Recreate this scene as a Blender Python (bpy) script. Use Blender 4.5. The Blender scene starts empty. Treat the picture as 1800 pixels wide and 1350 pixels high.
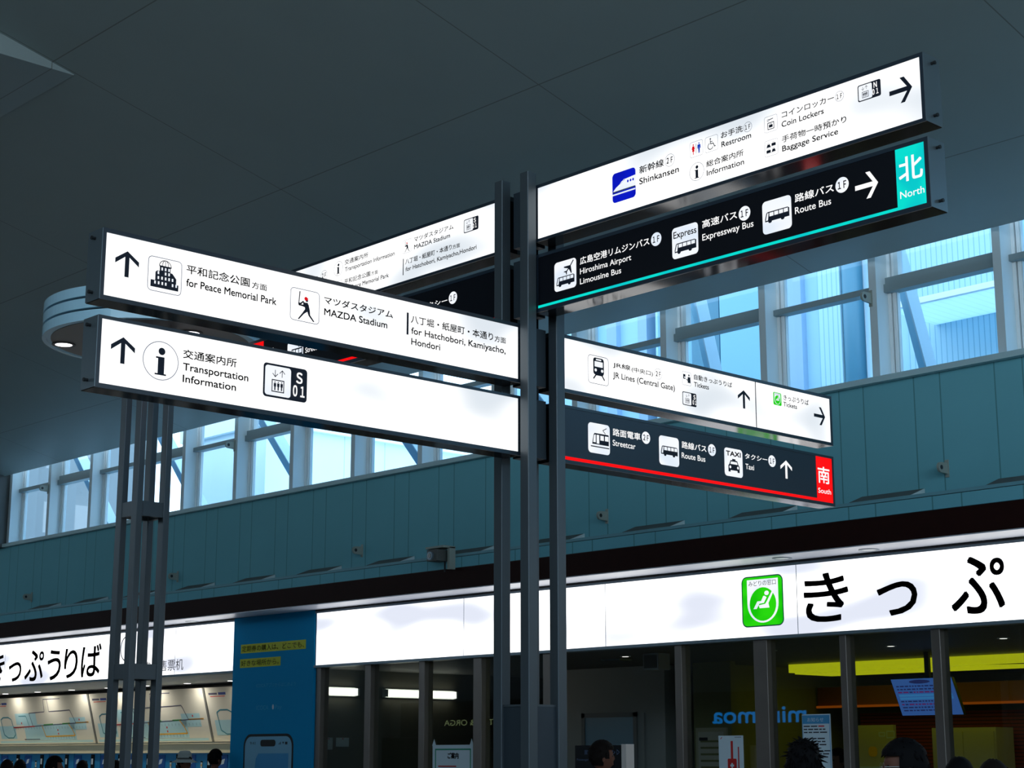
import bpy, bmesh, math, random
from mathutils import Vector, Matrix
random.seed(7)
SC = bpy.context.scene
COL = SC.collection

# ------------------------------------------------------------------ camera, light, exposure
cam_d = bpy.data.cameras.new('camera'); cam = bpy.data.objects.new('camera', cam_d); COL.objects.link(cam)
cam_d.sensor_width = 36.0; cam_d.lens = 60.0; cam_d.clip_end = 300
cam.location = (0, 0, 1.6)
cam.rotation_euler = (math.radians(90 + 12.38), 0, math.radians(47.0))
SC.camera = cam

world = bpy.data.worlds.new('sky'); SC.world = world; world.use_nodes = True
wn = world.node_tree.nodes; wl = world.node_tree.links
bg = wn['Background']
WORLD_STRENGTH = 4.2
bg.inputs[1].default_value = WORLD_STRENGTH
tc = wn.new('ShaderNodeTexCoord'); sx = wn.new('ShaderNodeSeparateXYZ'); rp = wn.new('ShaderNodeValToRGB')
wl.new(tc.outputs['Generated'], sx.inputs[0]); wl.new(sx.outputs[2], rp.inputs[0]); wl.new(rp.outputs[0], bg.inputs[0])
rp.color_ramp.elements[0].position = 0.0; rp.color_ramp.elements[0].color = (0.55, 0.68, 0.78, 1)
rp.color_ramp.elements[1].position = 0.6; rp.color_ramp.elements[1].color = (0.47, 0.68, 0.88, 1)

SC.view_settings.view_transform = 'Standard'
SC.view_settings.look = 'None'
SC.view_settings.gamma = 1.0
SC.view_settings.use_curve_mapping = False
SC.view_settings.exposure = 0.0
try:
    SC.cycles.max_bounces = 8; SC.cycles.transparent_max_bounces = 12
    SC.cycles.sample_clamp_indirect = 4.0
except Exception:
    pass

# ------------------------------------------------------------------ materials
def lin(c):
    return tuple(((v / 255) / 12.92 if v / 255 <= 0.04045 else ((v / 255 + 0.055) / 1.055) ** 2.4) for v in c)

def mat(name, rgb, rough=0.5, metal=0.0, spec=0.5, noise=0.0, scale=6.0, lin_in=False):
    m = bpy.data.materials.new(name); m.use_nodes = True
    nt = m.node_tree; b = nt.nodes['Principled BSDF']
    c = rgb if lin_in else lin(rgb)
    b.inputs['Base Color'].default_value = (*c, 1)
    b.inputs['Roughness'].default_value = rough; b.inputs['Metallic'].default_value = metal
    b.inputs['Specular IOR Level'].default_value = spec
    if noise:
        t = nt.nodes.new('ShaderNodeTexCoord'); n = nt.nodes.new('ShaderNodeTexNoise')
        n.inputs['Scale'].default_value = scale; n.inputs['Detail'].default_value = 4
        mx = nt.nodes.new('ShaderNodeMix'); mx.data_type = 'RGBA'
        mx.inputs[6].default_value = (*[v * (1 - noise) for v in c], 1); mx.inputs[7].default_value = (*[min(1, v * (1 + noise)) for v in c], 1)
        nt.links.new(t.outputs['Object'], n.inputs['Vector']); nt.links.new(n.outputs['Fac'], mx.inputs[0])
        nt.links.new(mx.outputs[2], b.inputs['Base Color'])
    return m

def emit(name, rgb, strength=1.0, var=0.0, scale=(0.6, 0.6, 2.2), dip=(0.80, 0.84, 0.90)):
    """A surface that gives off light; var = how far the tubes behind it show as soft dips."""
    m = bpy.data.materials.new(name); m.use_nodes = True
    nt = m.node_tree; b = nt.nodes['Principled BSDF']
    c = lin(rgb)
    b.inputs['Base Color'].default_value = (0.005, 0.005, 0.005, 1); b.inputs['Roughness'].default_value = 0.5
    b.inputs['Specular IOR Level'].default_value = 0.08
    b.inputs['Emission Color'].default_value = (*c, 1); b.inputs['Emission Strength'].default_value = strength
    if var:
        t = nt.nodes.new('ShaderNodeTexCoord'); mp = nt.nodes.new('ShaderNodeMapping'); mp.inputs['Scale'].default_value = scale
        n = nt.nodes.new('ShaderNodeTexNoise'); n.inputs['Scale'].default_value = 1.6; n.inputs['Detail'].default_value = 0.3
        r = nt.nodes.new('ShaderNodeValToRGB')
        r.color_ramp.interpolation = 'EASE'
        r.color_ramp.elements[0].position = 0.28; r.color_ramp.elements[0].color = (c[0] * dip[0], c[1] * dip[1], c[2] * dip[2], 1)
        r.color_ramp.elements[1].position = 0.60; r.color_ramp.elements[1].color = (*c, 1)
        nt.links.new(t.outputs['Object'], mp.inputs[0]); nt.links.new(mp.outputs[0], n.inputs['Vector'])
        nt.links.new(n.outputs['Fac'], r.inputs[0]); nt.links.new(r.outputs[0], b.inputs['Emission Color'])
    return m

def grid_mat(name, rgb, lines, line_rgb, rough=0.6, spec=0.4, soft=0.0):
    """Painted panels with thin joints. lines: list of (axis, offset, pitch, width) in object space metres."""
    m = bpy.data.materials.new(name); m.use_nodes = True
    nt = m.node_tree; b = nt.nodes['Principled BSDF']; N = nt.nodes.new; L = nt.links.new
    t = N('ShaderNodeTexCoord'); s = N('ShaderNodeSeparateXYZ'); L(t.outputs['Object'], s.inputs[0])
    acc = None
    for ax, off, pitch, w in lines:
        a = N('ShaderNodeMath'); a.operation = 'ADD'; a.inputs[1].default_value = -off + 200 * pitch; L(s.outputs[ax], a.inputs[0])
        d = N('ShaderNodeMath'); d.operation = 'MODULO'; d.inputs[1].default_value = pitch; L(a.outputs[0], d.inputs[0])
        e = N('ShaderNodeMath'); e.operation = 'LESS_THAN'; e.inputs[1].default_value = w; L(d.outputs[0], e.inputs[0])
        if acc is None: acc = e
        else:
            x = N('ShaderNodeMath'); x.operation = 'MAXIMUM'; L(acc.outputs[0], x.inputs[0]); L(e.outputs[0], x.inputs[1]); acc = x
    n = N('ShaderNodeTexNoise'); n.inputs['Scale'].default_value = 1.3; n.inputs['Detail'].default_value = 5; L(t.outputs['Object'], n.inputs['Vector'])
    c = lin(rgb)
    m0 = N('ShaderNodeMix'); m0.data_type = 'RGBA'; m0.inputs[6].default_value = (*[v * 0.94 for v in c], 1); m0.inputs[7].default_value = (*[v * 1.06 for v in c], 1)
    L(n.outputs['Fac'], m0.inputs[0])
    mx = N('ShaderNodeMix'); mx.data_type = 'RGBA'; mx.inputs[7].default_value = (*lin(line_rgb), 1)
    L(acc.outputs[0], mx.inputs[0]); L(m0.outputs[2], mx.inputs[6]); L(mx.outputs[2], b.inputs['Base Color'])
    b.inputs['Roughness'].default_value = rough; b.inputs['Specular IOR Level'].default_value = spec
    return m

def glass_mat(name, tint=(0.93, 0.97, 1.0), refl=1.0):
    m = bpy.data.materials.new(name); m.use_nodes = True
    nt = m.node_tree; nt.nodes.clear(); N = nt.nodes.new; L = nt.links.new
    o = N('ShaderNodeOutputMaterial'); mx = N('ShaderNodeMixShader'); tr = N('ShaderNodeBsdfTransparent'); gl = N('ShaderNodeBsdfGlossy')
    fr = N('ShaderNodeFresnel')
    ge = N('ShaderNodeNewGeometry'); io = N('ShaderNodeMath'); io.operation = 'MULTIPLY_ADD'; io.inputs[1].default_value = 1 / 1.5 - 1.5; io.inputs[2].default_value = 1.5
    L(ge.outputs['Backfacing'], io.inputs[0]); L(io.outputs[0], fr.inputs[0])
    mu = N('ShaderNodeMath'); mu.operation = 'MULTIPLY'; mu.inputs[1].default_value = refl
    tr.inputs[0].default_value = (*tint, 1); gl.inputs['Roughness'].default_value = 0.0
    L(fr.outputs[0], mu.inputs[0]); L(mu.outputs[0], mx.inputs[0]); L(tr.outputs[0], mx.inputs[1]); L(gl.outputs[0], mx.inputs[2]); L(mx.outputs[0], o.inputs[0])
    return m

M = {
    'frame': mat('sign_frame_dark', (30, 42, 54), 0.28, 0.0, 0.6),
    'housing': mat('sign_housing_dark', (16, 20, 26), 0.10, 0.0, 0.5),
    'cap': mat('sign_end_cap_grey', (124, 136, 142), 0.30, 0.75, 0.5),
    'bolt': mat('black_bolt', (10, 10, 12), 0.4),
    'post': mat('post_paint', (84, 92, 97), 0.42, 0.6, 0.5, 0.05, 3),
    'post_dark': mat('post_cover_paint', (60, 70, 78), 0.45, 0.6, 0.5),
    'lit_white': emit('lit_white', (255, 255, 255), 1.25, 0.5, (0.9, 0.9, 2.0), (0.60, 0.65, 0.70)),
    'lit_big': emit('lit_white_fascia', (255, 255, 255), 2.0, 0.5, (0.5, 0.5, 1.6), (0.39, 0.41, 0.47)),
    'ink': mat('navy_ink', (14, 24, 42), 0.6, 0, 0.3),
    'ink_thin': mat('grey_outline_ink', (84, 100, 130), 0.6, 0, 0.2),
    'sign_black': mat('sign_black_face', (9, 12, 20), 0.5, 0.0, 0.15),
    'sign_slate': mat('sign_slate_face', (40, 50, 62), 0.3, 0.0, 0.4),
    'lit_text': emit('lit_white_text', (255, 255, 255), 1.0),
    'lit_icon': emit('lit_white_icon', (245, 249, 255), 1.02, 0.4, (3, 3, 5), (0.82, 0.88, 0.94)),
    'lit_teal': emit('lit_teal', (0, 222, 208), 1.0, 0.5, (4, 4, 5), (1, 0.8, 0.95)),
    'lit_red': emit('lit_red', (255, 2, 4), 1.02),
    'lit_blue': emit('lit_blue', (2, 20, 196), 1.0, 0.5, (6, 6, 6), (1, 0.7, 0.85)),
    'lit_green': emit('lit_green', (40, 214, 10), 1.0, 0.5, (3, 3, 4), (0.3, 0.8, 0.5)),
    'ink_red': emit('lit_red_ink', (225, 10, 22), 0.9),
    'ink_blue': emit('lit_blue_ink', (12, 62, 190), 0.9),
    'ceiling': grid_mat('ceiling_panels', (146, 158, 156), [(0, -10.5, 4.0, 0.012), (1, 10.11, 2.73, 0.012)], (112, 118, 112), 0.5, 0.4),
    'wall_teal': grid_mat('teal_wall_panels', (114, 180, 192), [(0, -9.39, 0.904, 0.014), (0, -9.09, 0.904, 0.014)], (84, 140, 146), 0.6, 0.12),
    'parapet': grid_mat('teal_parapet_panels', (114, 184, 200), [(0, -9.73, 0.94, 0.014), (0, -9.42, 0.94, 0.014)], (84, 144, 152), 0.6, 0.12),
    'coping': mat('teal_coping', (108, 162, 176), 0.5),
    'sill': mat('grey_sill', (176, 206, 212), 0.5),
    'mullion': mat('mullion_grey', (206, 220, 224), 0.5),
    'winframe': mat('white_window_frame', (240, 244, 244), 0.45),
    'transom': mat('transom_grey', (132, 148, 150), 0.5),
    'winglass': glass_mat('window_glass', (0.90, 0.96, 1.0), 0.5),
    'shopglass': glass_mat('shop_glass', (0.78, 0.82, 0.80), 1.5),
    'fascia': mat('dark_brown_fascia', (38, 12, 9), 0.6, 0, 0.15, 0.25, 8),
    'soffit': mat('white_soffit', (214, 220, 232), 0.35, 0, 0.5),
    'trim_dark': mat('dark_trim', (28, 32, 38), 0.4),
    'trim_steel': mat('steel_trim', (116, 134, 146), 0.35, 0.3, 0.5),
    'floor': mat('floor_stone', (150, 148, 144), 0.35, 0, 0.5, 0.1, 2),
    'hallwall': mat('hall_wall_grey', (120, 126, 128), 0.6),
    'dark_wall': mat('dark_wall', (74, 78, 78), 0.6),
    'wedge': mat('grey_lamp_housing', (92, 94, 92), 0.6),
    'wedge_end': mat('pale_lamp_end', (196, 214, 216), 0.5),
    'bracket': mat('bracket_paint', (150, 158, 150), 0.5),
    'dome_band': mat('canopy_band', (186, 228, 246), 0.22, 0.0, 0.6),
    'dome_core': mat('canopy_core', (70, 84, 92), 0.4),
    'dome_soffit': mat('canopy_soffit', (112, 104, 100), 0.4, 0, 0.4),
    'lamp': emit('lamp_white', (255, 250, 255), 3.0),
    'lamp_ring': mat('lamp_ring', (40, 38, 36), 0.4),
    'tube': emit('tube_white', (255, 250, 236), 4.0),
    'spot': emit('spot_white', (255, 252, 246), 5.0),
    'poster_blue': mat('poster_blue', (4, 142, 196), 0.6, 0, 0.1),
    'poster_yellow': mat('poster_yellow', (190, 196, 20), 0.5),
    'poster_ink': mat('poster_ink', (60, 50, 20), 0.6),
    'poster_teal': mat('poster_teal_ink', (20, 158, 200), 0.6),
    'phone_black': mat('phone_black', (8, 8, 12), 0.3),
    'phone_glass': mat('phone_screen', (120, 176, 206), 0.3),
    'board': mat('map_board_white', (206, 204, 192), 0.5),
    'board_blue': mat('map_sea', (158, 196, 206), 0.5),
    'map_dark': mat('map_line_dark', (70, 70, 96), 0.6), 'map_red': mat('map_line_red', (200, 50, 40), 0.6),
    'map_green': mat('map_line_green', (50, 140, 70), 0.6), 'map_orange': mat('map_line_orange', (216, 160, 40), 0.6),
    'map_teal': mat('map_line_teal', (40, 120, 140), 0.6), 'map_blue': mat('map_line_blue', (30, 60, 140), 0.6),
    'cream': mat('cream_ledge', (236, 226, 190), 0.5),
    'machine': mat('machine_blue', (40, 140, 196), 0.4), 'machine_dk': mat('machine_dark_blue', (24, 86, 160), 0.4),
    'screen_blk': mat('black_panel', (12, 14, 18), 0.25),
    'metal': mat('brushed_steel', (120, 112, 106), 0.38, 0.6, 0.5, 0.15, 3),
    'office_wall': mat('office_wall', (96, 94, 82), 0.6), 'office_ceil': mat('office_ceiling', (92, 92, 88), 0.6),
    'partition': mat('partition_grey', (150, 158, 158), 0.5), 'partition_pane': mat('frosted_pane', (130, 164, 186), 0.25),
    'olive': mat('olive_wall', (128, 128, 86), 0.6),
    'lime': emit('lime_glow', (212, 214, 20), 0.85), 'orange': emit('orange_glow', (176, 84, 14), 0.5), 'brown_back': mat('brown_panel', (120, 66, 20), 0.6),  # lime and orange surfaces get their glow as emission; the brown is plain
    'redwood': grid_mat('red_slatted_wall', (128, 44, 24), [(2, 0.0, 0.045, 0.012)], (40, 12, 8), 0.5),
    'cabinet': mat('cabinet_beige', (190, 184, 160), 0.5),
    'paper': mat('paper_white', (196, 214, 224), 0.6), 'paper_blue': mat('paper_blue', (60, 140, 190), 0.6),
    'paper_red': mat('paper_red', (190, 24, 24), 0.6), 'paper_green': mat('paper_green', (20, 140, 110), 0.6), 'paper_ink': mat('paper_ink', (40, 44, 56), 0.7),
    'notice_screen': emit('notice_screen', (62, 104, 180), 0.8), 'notice_dark': emit('notice_screen_ink', (46, 58, 120), 0.6), 'notice_red': emit('notice_screen_red', (120, 40, 110), 0.7), 'notice_pale': emit('notice_screen_pale', (60, 130, 196), 0.9),
    'yellow_tag': mat('yellow_tag', (236, 180, 20), 0.5),
    'ext_pale': grid_mat('pale_cladding', (226, 238, 246), [(1, 0.2, 0.92, 0.02)], (190, 206, 218), 0.6),
    'ext_white': mat('white_coping', (250, 250, 250), 0.5),
    'ext_a': mat('cladding_light_blue', (176, 214, 232), 0.5), 'ext_b': mat('cladding_mid_blue', (140, 192, 216), 0.5),
    'ext_c': mat('cladding_lavender', (160, 188, 214), 0.5), 'ext_d': mat('cladding_teal', (62, 122, 140), 0.5), 'ext_e': mat('cladding_deep_blue', (84, 138, 160), 0.4),
    'ext_rib': grid_mat('ribbed_cladding', (184, 218, 230), [(0, 0.0, 0.075, 0.012)], (140, 186, 206), 0.5),
    'ext_roof': grid_mat('ribbed_roof', (196, 226, 242), [(0, 0.0, 0.12, 0.03)], (120, 170, 204), 0.4),
    'brace': mat('steel_brace_blue', (96, 140, 166), 0.45), 'brace_edge': mat('steel_brace_edge', (170, 196, 210), 0.45),
    'ground': mat('street_ground', (170, 174, 178), 0.8),
    'neon_blue': emit('neon_blue', (0, 150, 255), 2.6), 'neon_cream': emit('neon_cream', (190, 210, 150), 1.3),
    'shopfront': mat('shopfront_dark', (24, 22, 20), 0.6),
    'skin': mat('skin', (100, 64, 50), 0.6, 0, 0.2), 'hair': mat('black_hair', (7, 6, 8), 0.7, 0, 0.08), 'hair_brown': mat('dark_brown_hair', (20, 14, 12), 0.7, 0, 0.08),
    'eye': mat('eye', (20, 16, 14), 0.2), 'lip': mat('lip', (120, 66, 60), 0.5),
    'cloth_black': mat('black_cloth', (16, 16, 20), 0.8), 'cloth_navy': mat('navy_cloth', (22, 28, 44), 0.8), 'cloth_grey': mat('grey_cloth', (62, 64, 68), 0.8), 'cloth_pale': mat('pale_cloth', (120, 140, 150), 0.8),
    'hat': mat('straw_hat', (150, 160, 158), 0.8, 0, 0.2, 0.2, 20), 'hat_band': mat('hat_band', (60, 64, 66), 0.8), 'wire': mat('spectacle_wire', (170, 170, 170), 0.3, 0.8),
    'stand_pale': mat('stand_side', (206, 196, 190), 0.5),
}

# sheet that lets daylight through
_n = M['ext_roof'].node_tree; _b = _n.nodes['Principled BSDF']; _o = _n.nodes['Material Output']
_t = _n.nodes.new('ShaderNodeBsdfTranslucent'); _t.inputs[0].default_value = (0.75, 0.88, 0.95, 1); _x = _n.nodes.new('ShaderNodeMixShader'); _x.inputs[0].default_value = 0.8
_n.links.new(_b.outputs[0], _x.inputs[1]); _n.links.new(_t.outputs[0], _x.inputs[2]); _n.links.new(_x.outputs[0], _o.inputs[0])

# ------------------------------------------------------------------ mesh helpers
class Frame:
    """A flat face: o = point, u = rightward unit vector, n = outward normal, up = +Z."""
    def __init__(s, o, u, n): s.o, s.u, s.n = Vector(o), Vector(u), Vector(n)
    def p(s, a, b, d=0.0): return s.o + s.u * a + Vector((0, 0, b)) + s.n * d

class MB:
    def __init__(s): s.v, s.f, s.m, s.mats = [], [], [], []
    def mi(s, m):
        if m not in s.mats: s.mats.append(m)
        return s.mats.index(m)
    def add(s, vs, fs, m):
        o = len(s.v); k = s.mi(m)
        s.v += [tuple(x) for x in vs]
        for f in fs: s.f.append(tuple(o + i for i in f)); s.m.append(k)
    def box(s, x0, x1, y0, y1, z0, z1, m):
        s.add([(x0, y0, z0), (x1, y0, z0), (x1, y1, z0), (x0, y1, z0), (x0, y0, z1), (x1, y0, z1), (x1, y1, z1), (x0, y1, z1)],
              [(3, 2, 1, 0), (4, 5, 6, 7), (0, 1, 5, 4), (1, 2, 6, 5), (2, 3, 7, 6), (3, 0, 4, 7)], m)
    def bevbox(s, x0, x1, y0, y1, z0, z1, m, r):
        """Upright bar with rounded vertical edges."""
        pts = []
        for cx, cy, a0 in ((x1 - r, y1 - r, 0), (x0 + r, y1 - r, 90), (x0 + r, y0 + r, 180), (x1 - r, y0 + r, 270)):
            for k in range(4):
                a = math.radians(a0 + 30 * k); pts.append((cx + r * math.cos(a), cy + r * math.sin(a)))
        n = len(pts)
        s.add([(x, y, z0) for x, y in pts] + [(x, y, z1) for x, y in pts],
              [tuple(range(n))[::-1], tuple(range(n, 2 * n))] + [(i, (i + 1) % n, n + (i + 1) % n, n + i) for i in range(n)], m)
    def prism(s, pts, axis, a0, a1, m):
        """pts 2D polygon in the other two axes, extruded along axis."""
        def P(p, a): return {'x': (a, p[0], p[1]), 'y': (p[0], a, p[1]), 'z': (p[0], p[1], a)}[axis]
        n = len(pts)
        s.add([P(p, a0) for p in pts] + [P(p, a1) for p in pts],
              [tuple(range(n)), tuple(range(n, 2 * n))[::-1]] + [(i, n + i, n + (i + 1) % n, (i + 1) % n) for i in range(n)], m)
    def cyl(s, c, axis, r, l, m, n=16, r2=None):
        a = Vector(axis).normalized(); t = a.orthogonal().normalized(); b = a.cross(t); c = Vector(c); r2 = r if r2 is None else r2
        vs = [c + (t * math.cos(2 * math.pi * i / n) + b * math.sin(2 * math.pi * i / n)) * r for i in range(n)]
        vs += [c + a * l + (t * math.cos(2 * math.pi * i / n) + b * math.sin(2 * math.pi * i / n)) * r2 for i in range(n)]
        s.add(vs, [tuple(range(n))[::-1], tuple(range(n, 2 * n))] + [(i, (i + 1) % n, n + (i + 1) % n, n + i) for i in range(n)], m)
    def lathe(s, c, prof, m, n=64):
        """prof: closed list of (r, z) around the vertical through c."""
        k = len(prof); vs = []
        for i in range(n):
            a = 2 * math.pi * i / n
            vs += [(c[0] + r * math.cos(a), c[1] + r * math.sin(a), c[2] + z) for r, z in prof]
        s.add(vs, [(i * k + j, ((i + 1) % n) * k + j, ((i + 1) % n) * k + (j + 1) % k, i * k + (j + 1) % k) for i in range(n) for j in range(k)], m)
    # flat graphics on a Frame
    def poly(s, fr, pts, d, m): s.add([fr.p(a, b, d) for a, b in pts], [tuple(range(len(pts)))], m)
    def rect(s, fr, a0, a1, b0, b1, d, m): s.poly(fr, [(a0, b0), (a1, b0), (a1, b1), (a0, b1)], d, m)
    def disc(s, fr, a, b, ra, d, m, rb=None, n=28):
        rb = ra if rb is None else rb
        s.poly(fr, [(a + ra * math.cos(2 * math.pi * i / n), b + rb * math.sin(2 * math.pi * i / n)) for i in range(n)], d, m)
    def loop(s, fr, outer, inner, d, m):
        n = len(outer)
        s.add([fr.p(a, b, d) for a, b in outer] + [fr.p(a, b, d) for a, b in inner], [(i, (i + 1) % n, n + (i + 1) % n, n + i) for i in range(n)], m)
    def ring(s, fr, a, b, ra, w, d, m, rb=None, n=40):
        rb = ra if rb is None else rb
        q = [(math.cos(2 * math.pi * i / n), math.sin(2 * math.pi * i / n)) for i in range(n)]
        s.loop(fr, [(a + ra * c, b + rb * e) for c, e in q], [(a + (ra - w) * c, b + (rb - w) * e) for c, e in q], d, m)
    def rring(s, fr, a0, a1, b0, b1, r, w, d, m):
        s.loop(fr, rr(a0, a1, b0, b1, r), rr(a0 + w, a1 - w, b0 + w, b1 - w, max(r - w, 0.0005)), d, m)
    def line(s, fr, pts, w, d, m, closed=False):
        if closed: pts = list(pts) + [pts[0]]
        for (a0, b0), (a1, b1) in zip(pts, pts[1:]):
            l = math.hypot(a1 - a0, b1 - b0) or 1e-6; nx, ny = -(b1 - b0) / l * w / 2, (a1 - a0) / l * w / 2
            s.poly(fr, [(a0 - nx, b0 - ny), (a1 - nx, b1 - ny), (a1 + nx, b1 + ny), (a0 + nx, b0 + ny)], d, m)
        for a, b in pts[1:-1]: s.disc(fr, a, b, w / 2, d, m, n=10)
    def text(s, fr, body, a0, a1, b0, b1, d, m, mode='fit', off=0.0):
        vs, fs, (x0, x1, y0, y1) = glyphs(body)
        sx_ = (a1 - a0) / (x1 - x0)
        if mode == 'fit': sy_ = (b1 - b0) / (y1 - y0); oy = b0 - y0 * sy_
        else: sy_ = (b1 - b0) / CAP; oy = b0
        w = off * abs(b1 - b0)
        for qx, qy in (((0, 0),) if not w else ((0, 0), (-w, -w), (w, -w), (-w, w), (w, w))):
            s.add([fr.p(a0 + qx + (x - x0) * sx_, oy + qy + y * sy_, d) for x, y in vs], fs, m)
    def build(s, name, parent=None, origin=(0, 0, 0), smooth=False):
        me = bpy.data.meshes.new(name); o = Vector(origin)
        me.from_pydata([tuple(Vector(v) - o) for v in s.v], [], s.f)
        for k in s.mats: me.materials.append(M[k])
        me.polygons.foreach_set('material_index', s.m)
        if smooth: me.polygons.foreach_set('use_smooth', [True] * len(s.f))
        me.update()
        ob = bpy.data.objects.new(name, me); COL.objects.link(ob)
        if parent is not None: ob.parent = parent
        else: ob.location = o
        return ob

def rr(a0, a1, b0, b1, r, k=5):
    out = []
    for ca, cb, s in ((a1 - r, b0 + r, 270), (a1 - r, b1 - r, 0), (a0 + r, b1 - r, 90), (a0 + r, b0 + r, 180)):
        for i in range(k + 1):
            t = math.radians(s + 90 * i / k); out.append((ca + r * math.cos(t), cb + r * math.sin(t)))
    return out

def WIDE(t): return ''.join(chr(ord(c) + 0xFEE0) for c in t)
_GL = {}; CAP = 0.729
def glyphs(body, off=0.0):
    key = (body, off)
    if key not in _GL:
        c = bpy.data.curves.new('lettering_source', 'FONT'); c.body = body; c.resolution_u = 4; c.offset = off
        o = bpy.data.objects.new('lettering_source', c); COL.objects.link(o)
        dg = bpy.context.evaluated_depsgraph_get(); dg.update()
        me = bpy.data.meshes.new_from_object(o.evaluated_get(dg))
        vs = [(v.co.x, v.co.y) for v in me.vertices]; fs = [tuple(p.vertices) for p in me.polygons]
        bpy.data.objects.remove(o); bpy.data.curves.remove(c); bpy.data.meshes.remove(me)
        xs = [v[0] for v in vs]; ys = [v[1] for v in vs]
        _GL[key] = (vs, fs, (min(xs), max(xs), min(ys), max(ys)))
    return _GL[key]
CAP = glyphs('H')[2][3]

def thing(name, label, cat, loc, group=None):
    o = bpy.data.objects.new(name, None); COL.objects.link(o); o.location = loc; o.empty_display_size = 0.1
    o['label'] = label; o['category'] = cat
    if group: o['group'] = group
    return o
def tag(o, label, cat, group=None):
    o['label'] = label; o['category'] = cat
    if group: o['group'] = group
    return o
def struct(o): o['kind'] = 'structure'; return o

# ------------------------------------------------------------------ the setting
b = MB(); b.box(-41, 8, -5, 24, -0.1, 0, 'floor'); struct(b.build('floor'))
CE0, CES = 6.59, 0.25                       # ceiling height at the windows, slope
def ceil_z(y): return CE0 + CES * (14.1 - y)
b = MB(); b.prism([(14.1, CE0), (14.1, CE0 + 0.2), (-5.2, ceil_z(-5.2) + 0.2), (-5.2, ceil_z(-5.2))], 'x', -41, 8, 'ceiling'); struct(b.build('ceiling'))
b = MB(); b.prism([(7.627, 8.2), (7.627, 8.4), (-5, ceil_z(-5) + 0.1), (-5, 8.2)], 'x', -40.9, -14.53, 'ceiling'); struct(b.build('ceiling_bulkhead'))
# teal wall under the clerestory windows, and what carries it
b = MB(); b.box(-41, 8, 14.2, 14.5, 2.9, 5.30, 'wall_teal'); struct(b.build('wall_back'))
b = MB(); b.box(-28.56, 8, 14.12, 14.62, 5.30, 5.36, 'sill'); struct(b.build('trim_1'))
b = MB(); b.box(-41, -28.57, 14.0, 14.5, 5.30, 8.0, 'dark_wall'); struct(b.build('wall_back_end'))
b = MB(); b.box(-41, 8, 13.5, 13.6, 3.843, 3.968, 'parapet'); b.box(-41, 8, 13.515, 13.6, 3.968, 3.974, 'trim_dark'); b.box(-41, 8, 13.495, 13.62, 3.974, 4.006, 'coping'); struct(b.build('wall_parapet'))
b = MB(); b.box(-41, 8, 13.62, 14.2, 3.95, 4.0, 'coping'); struct(b.build('trim_2'))
b = MB(); b.box(-41, 8, 13.5, 13.56, 3.592, 3.835, 'fascia'); b.box(-41, 8, 13.51, 13.56, 3.835, 3.843, 'trim_dark'); struct(b.build('trim_3'))
b = MB(); b.box(-41, 8, 13.51, 14.12, 3.58, 3.592, 'soffit'); b.box(-41, 8, 13.56, 13.6, 3.592, 3.84, 'soffit'); struct(b.build('ceiling_canopy'))
# hall sides and the opposite side, open above for daylight
b = MB(); b.box(-41.2, -41, -5.2, 24, 0, 7.4, 'hallwall'); b.box(-41.2, -41, -5.2, 24, 10.0, 12, 'hallwall'); b.box(-41.2, -41, 12.0, 24, 7.4, 10.0, 'hallwall'); struct(b.build('wall_left'))
b = MB(); b.box(8, 8.2, -5.2, 24, 0, 4.4, 'hallwall'); b.box(8, 8.2, 13.2, 24, 4.4, 12, 'hallwall'); b.box(8, 8.2, -5.2, 13.2, 10.6, 12, 'hallwall'); struct(b.build('wall_right'))
b = MB(); b.box(-41, 8, -5.2, -5, 0, 6.0, 'hallwall'); b.box(-41, 8, -5.2, -5, 10.2, 12, 'hallwall'); b.box(-30, -9, -5.2, -5, 6.0, 10.2, 'hallwall'); struct(b.build('wall_front'))

# ------------------------------------------------------------------ clerestory windows
PITCH, X0 = 1.4383, -28.557
def mull_x(k): return X0 + PITCH * k
NW = 16
for k in range(NW):
    x = mull_x(k)
    b = MB(); b.box(x, x + 0.09, 14.2, 14.42, 5.36, 7.1, 'mullion'); struct(b.build('trim_mullion'))
    a0, a1 = x + 0.09, mull_x(k + 1)
    b = MB()                                            # frame: white uprights with a groove, head and foot
    b.box(a0, a0 + 0.035, 14.40, 14.47, 5.36, 7.1, 'winframe'); b.box(a0 + 0.035, a0 + 0.05, 14.43, 14.47, 5.36, 7.1, 'trim_steel'); b.box(a0 + 0.05, a0 + 0.085, 14.41, 14.47, 5.36, 7.1, 'winframe')
    b.box(a0 + 0.085, a0 + 0.1, 14.42, 14.47, 5.36, 7.1, 'mullion'); b.box(a1 - 0.02, a1, 14.40, 14.47, 5.36, 7.1, 'mullion'); b.box(a0 + 0.1, a1 - 0.02, 14.40, 14.47, 5.36, 5.38, 'mullion')
    if k % 2 == 0: b.box(a0, a1, 14.34, 14.47, 6.30, 6.365, 'transom')
    else:
        b.box(a0, a1, 14.33, 14.46, 6.275, 6.36, 'transom'); b.box(a0, a1, 14.36, 14.46, 6.36, 6.435, 'transom')
        b.box(a0 + 0.1, a0 + 0.15, 14.38, 14.47, 6.42, 7.1, 'mullion')
    w = struct(b.build('window_%d' % (k + 1)))
    g = MB(); g.box(a0 + 0.08, a1 - 0.01, 14.448, 14.456, 5.37, 7.1, 'winglass'); g.build('glass', w)
    s = MB(); s.box(a0, a1, 14.05, 14.6, 7.1, 7.3, 'dark_wall'); struct(s.build('trim_head'))

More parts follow.
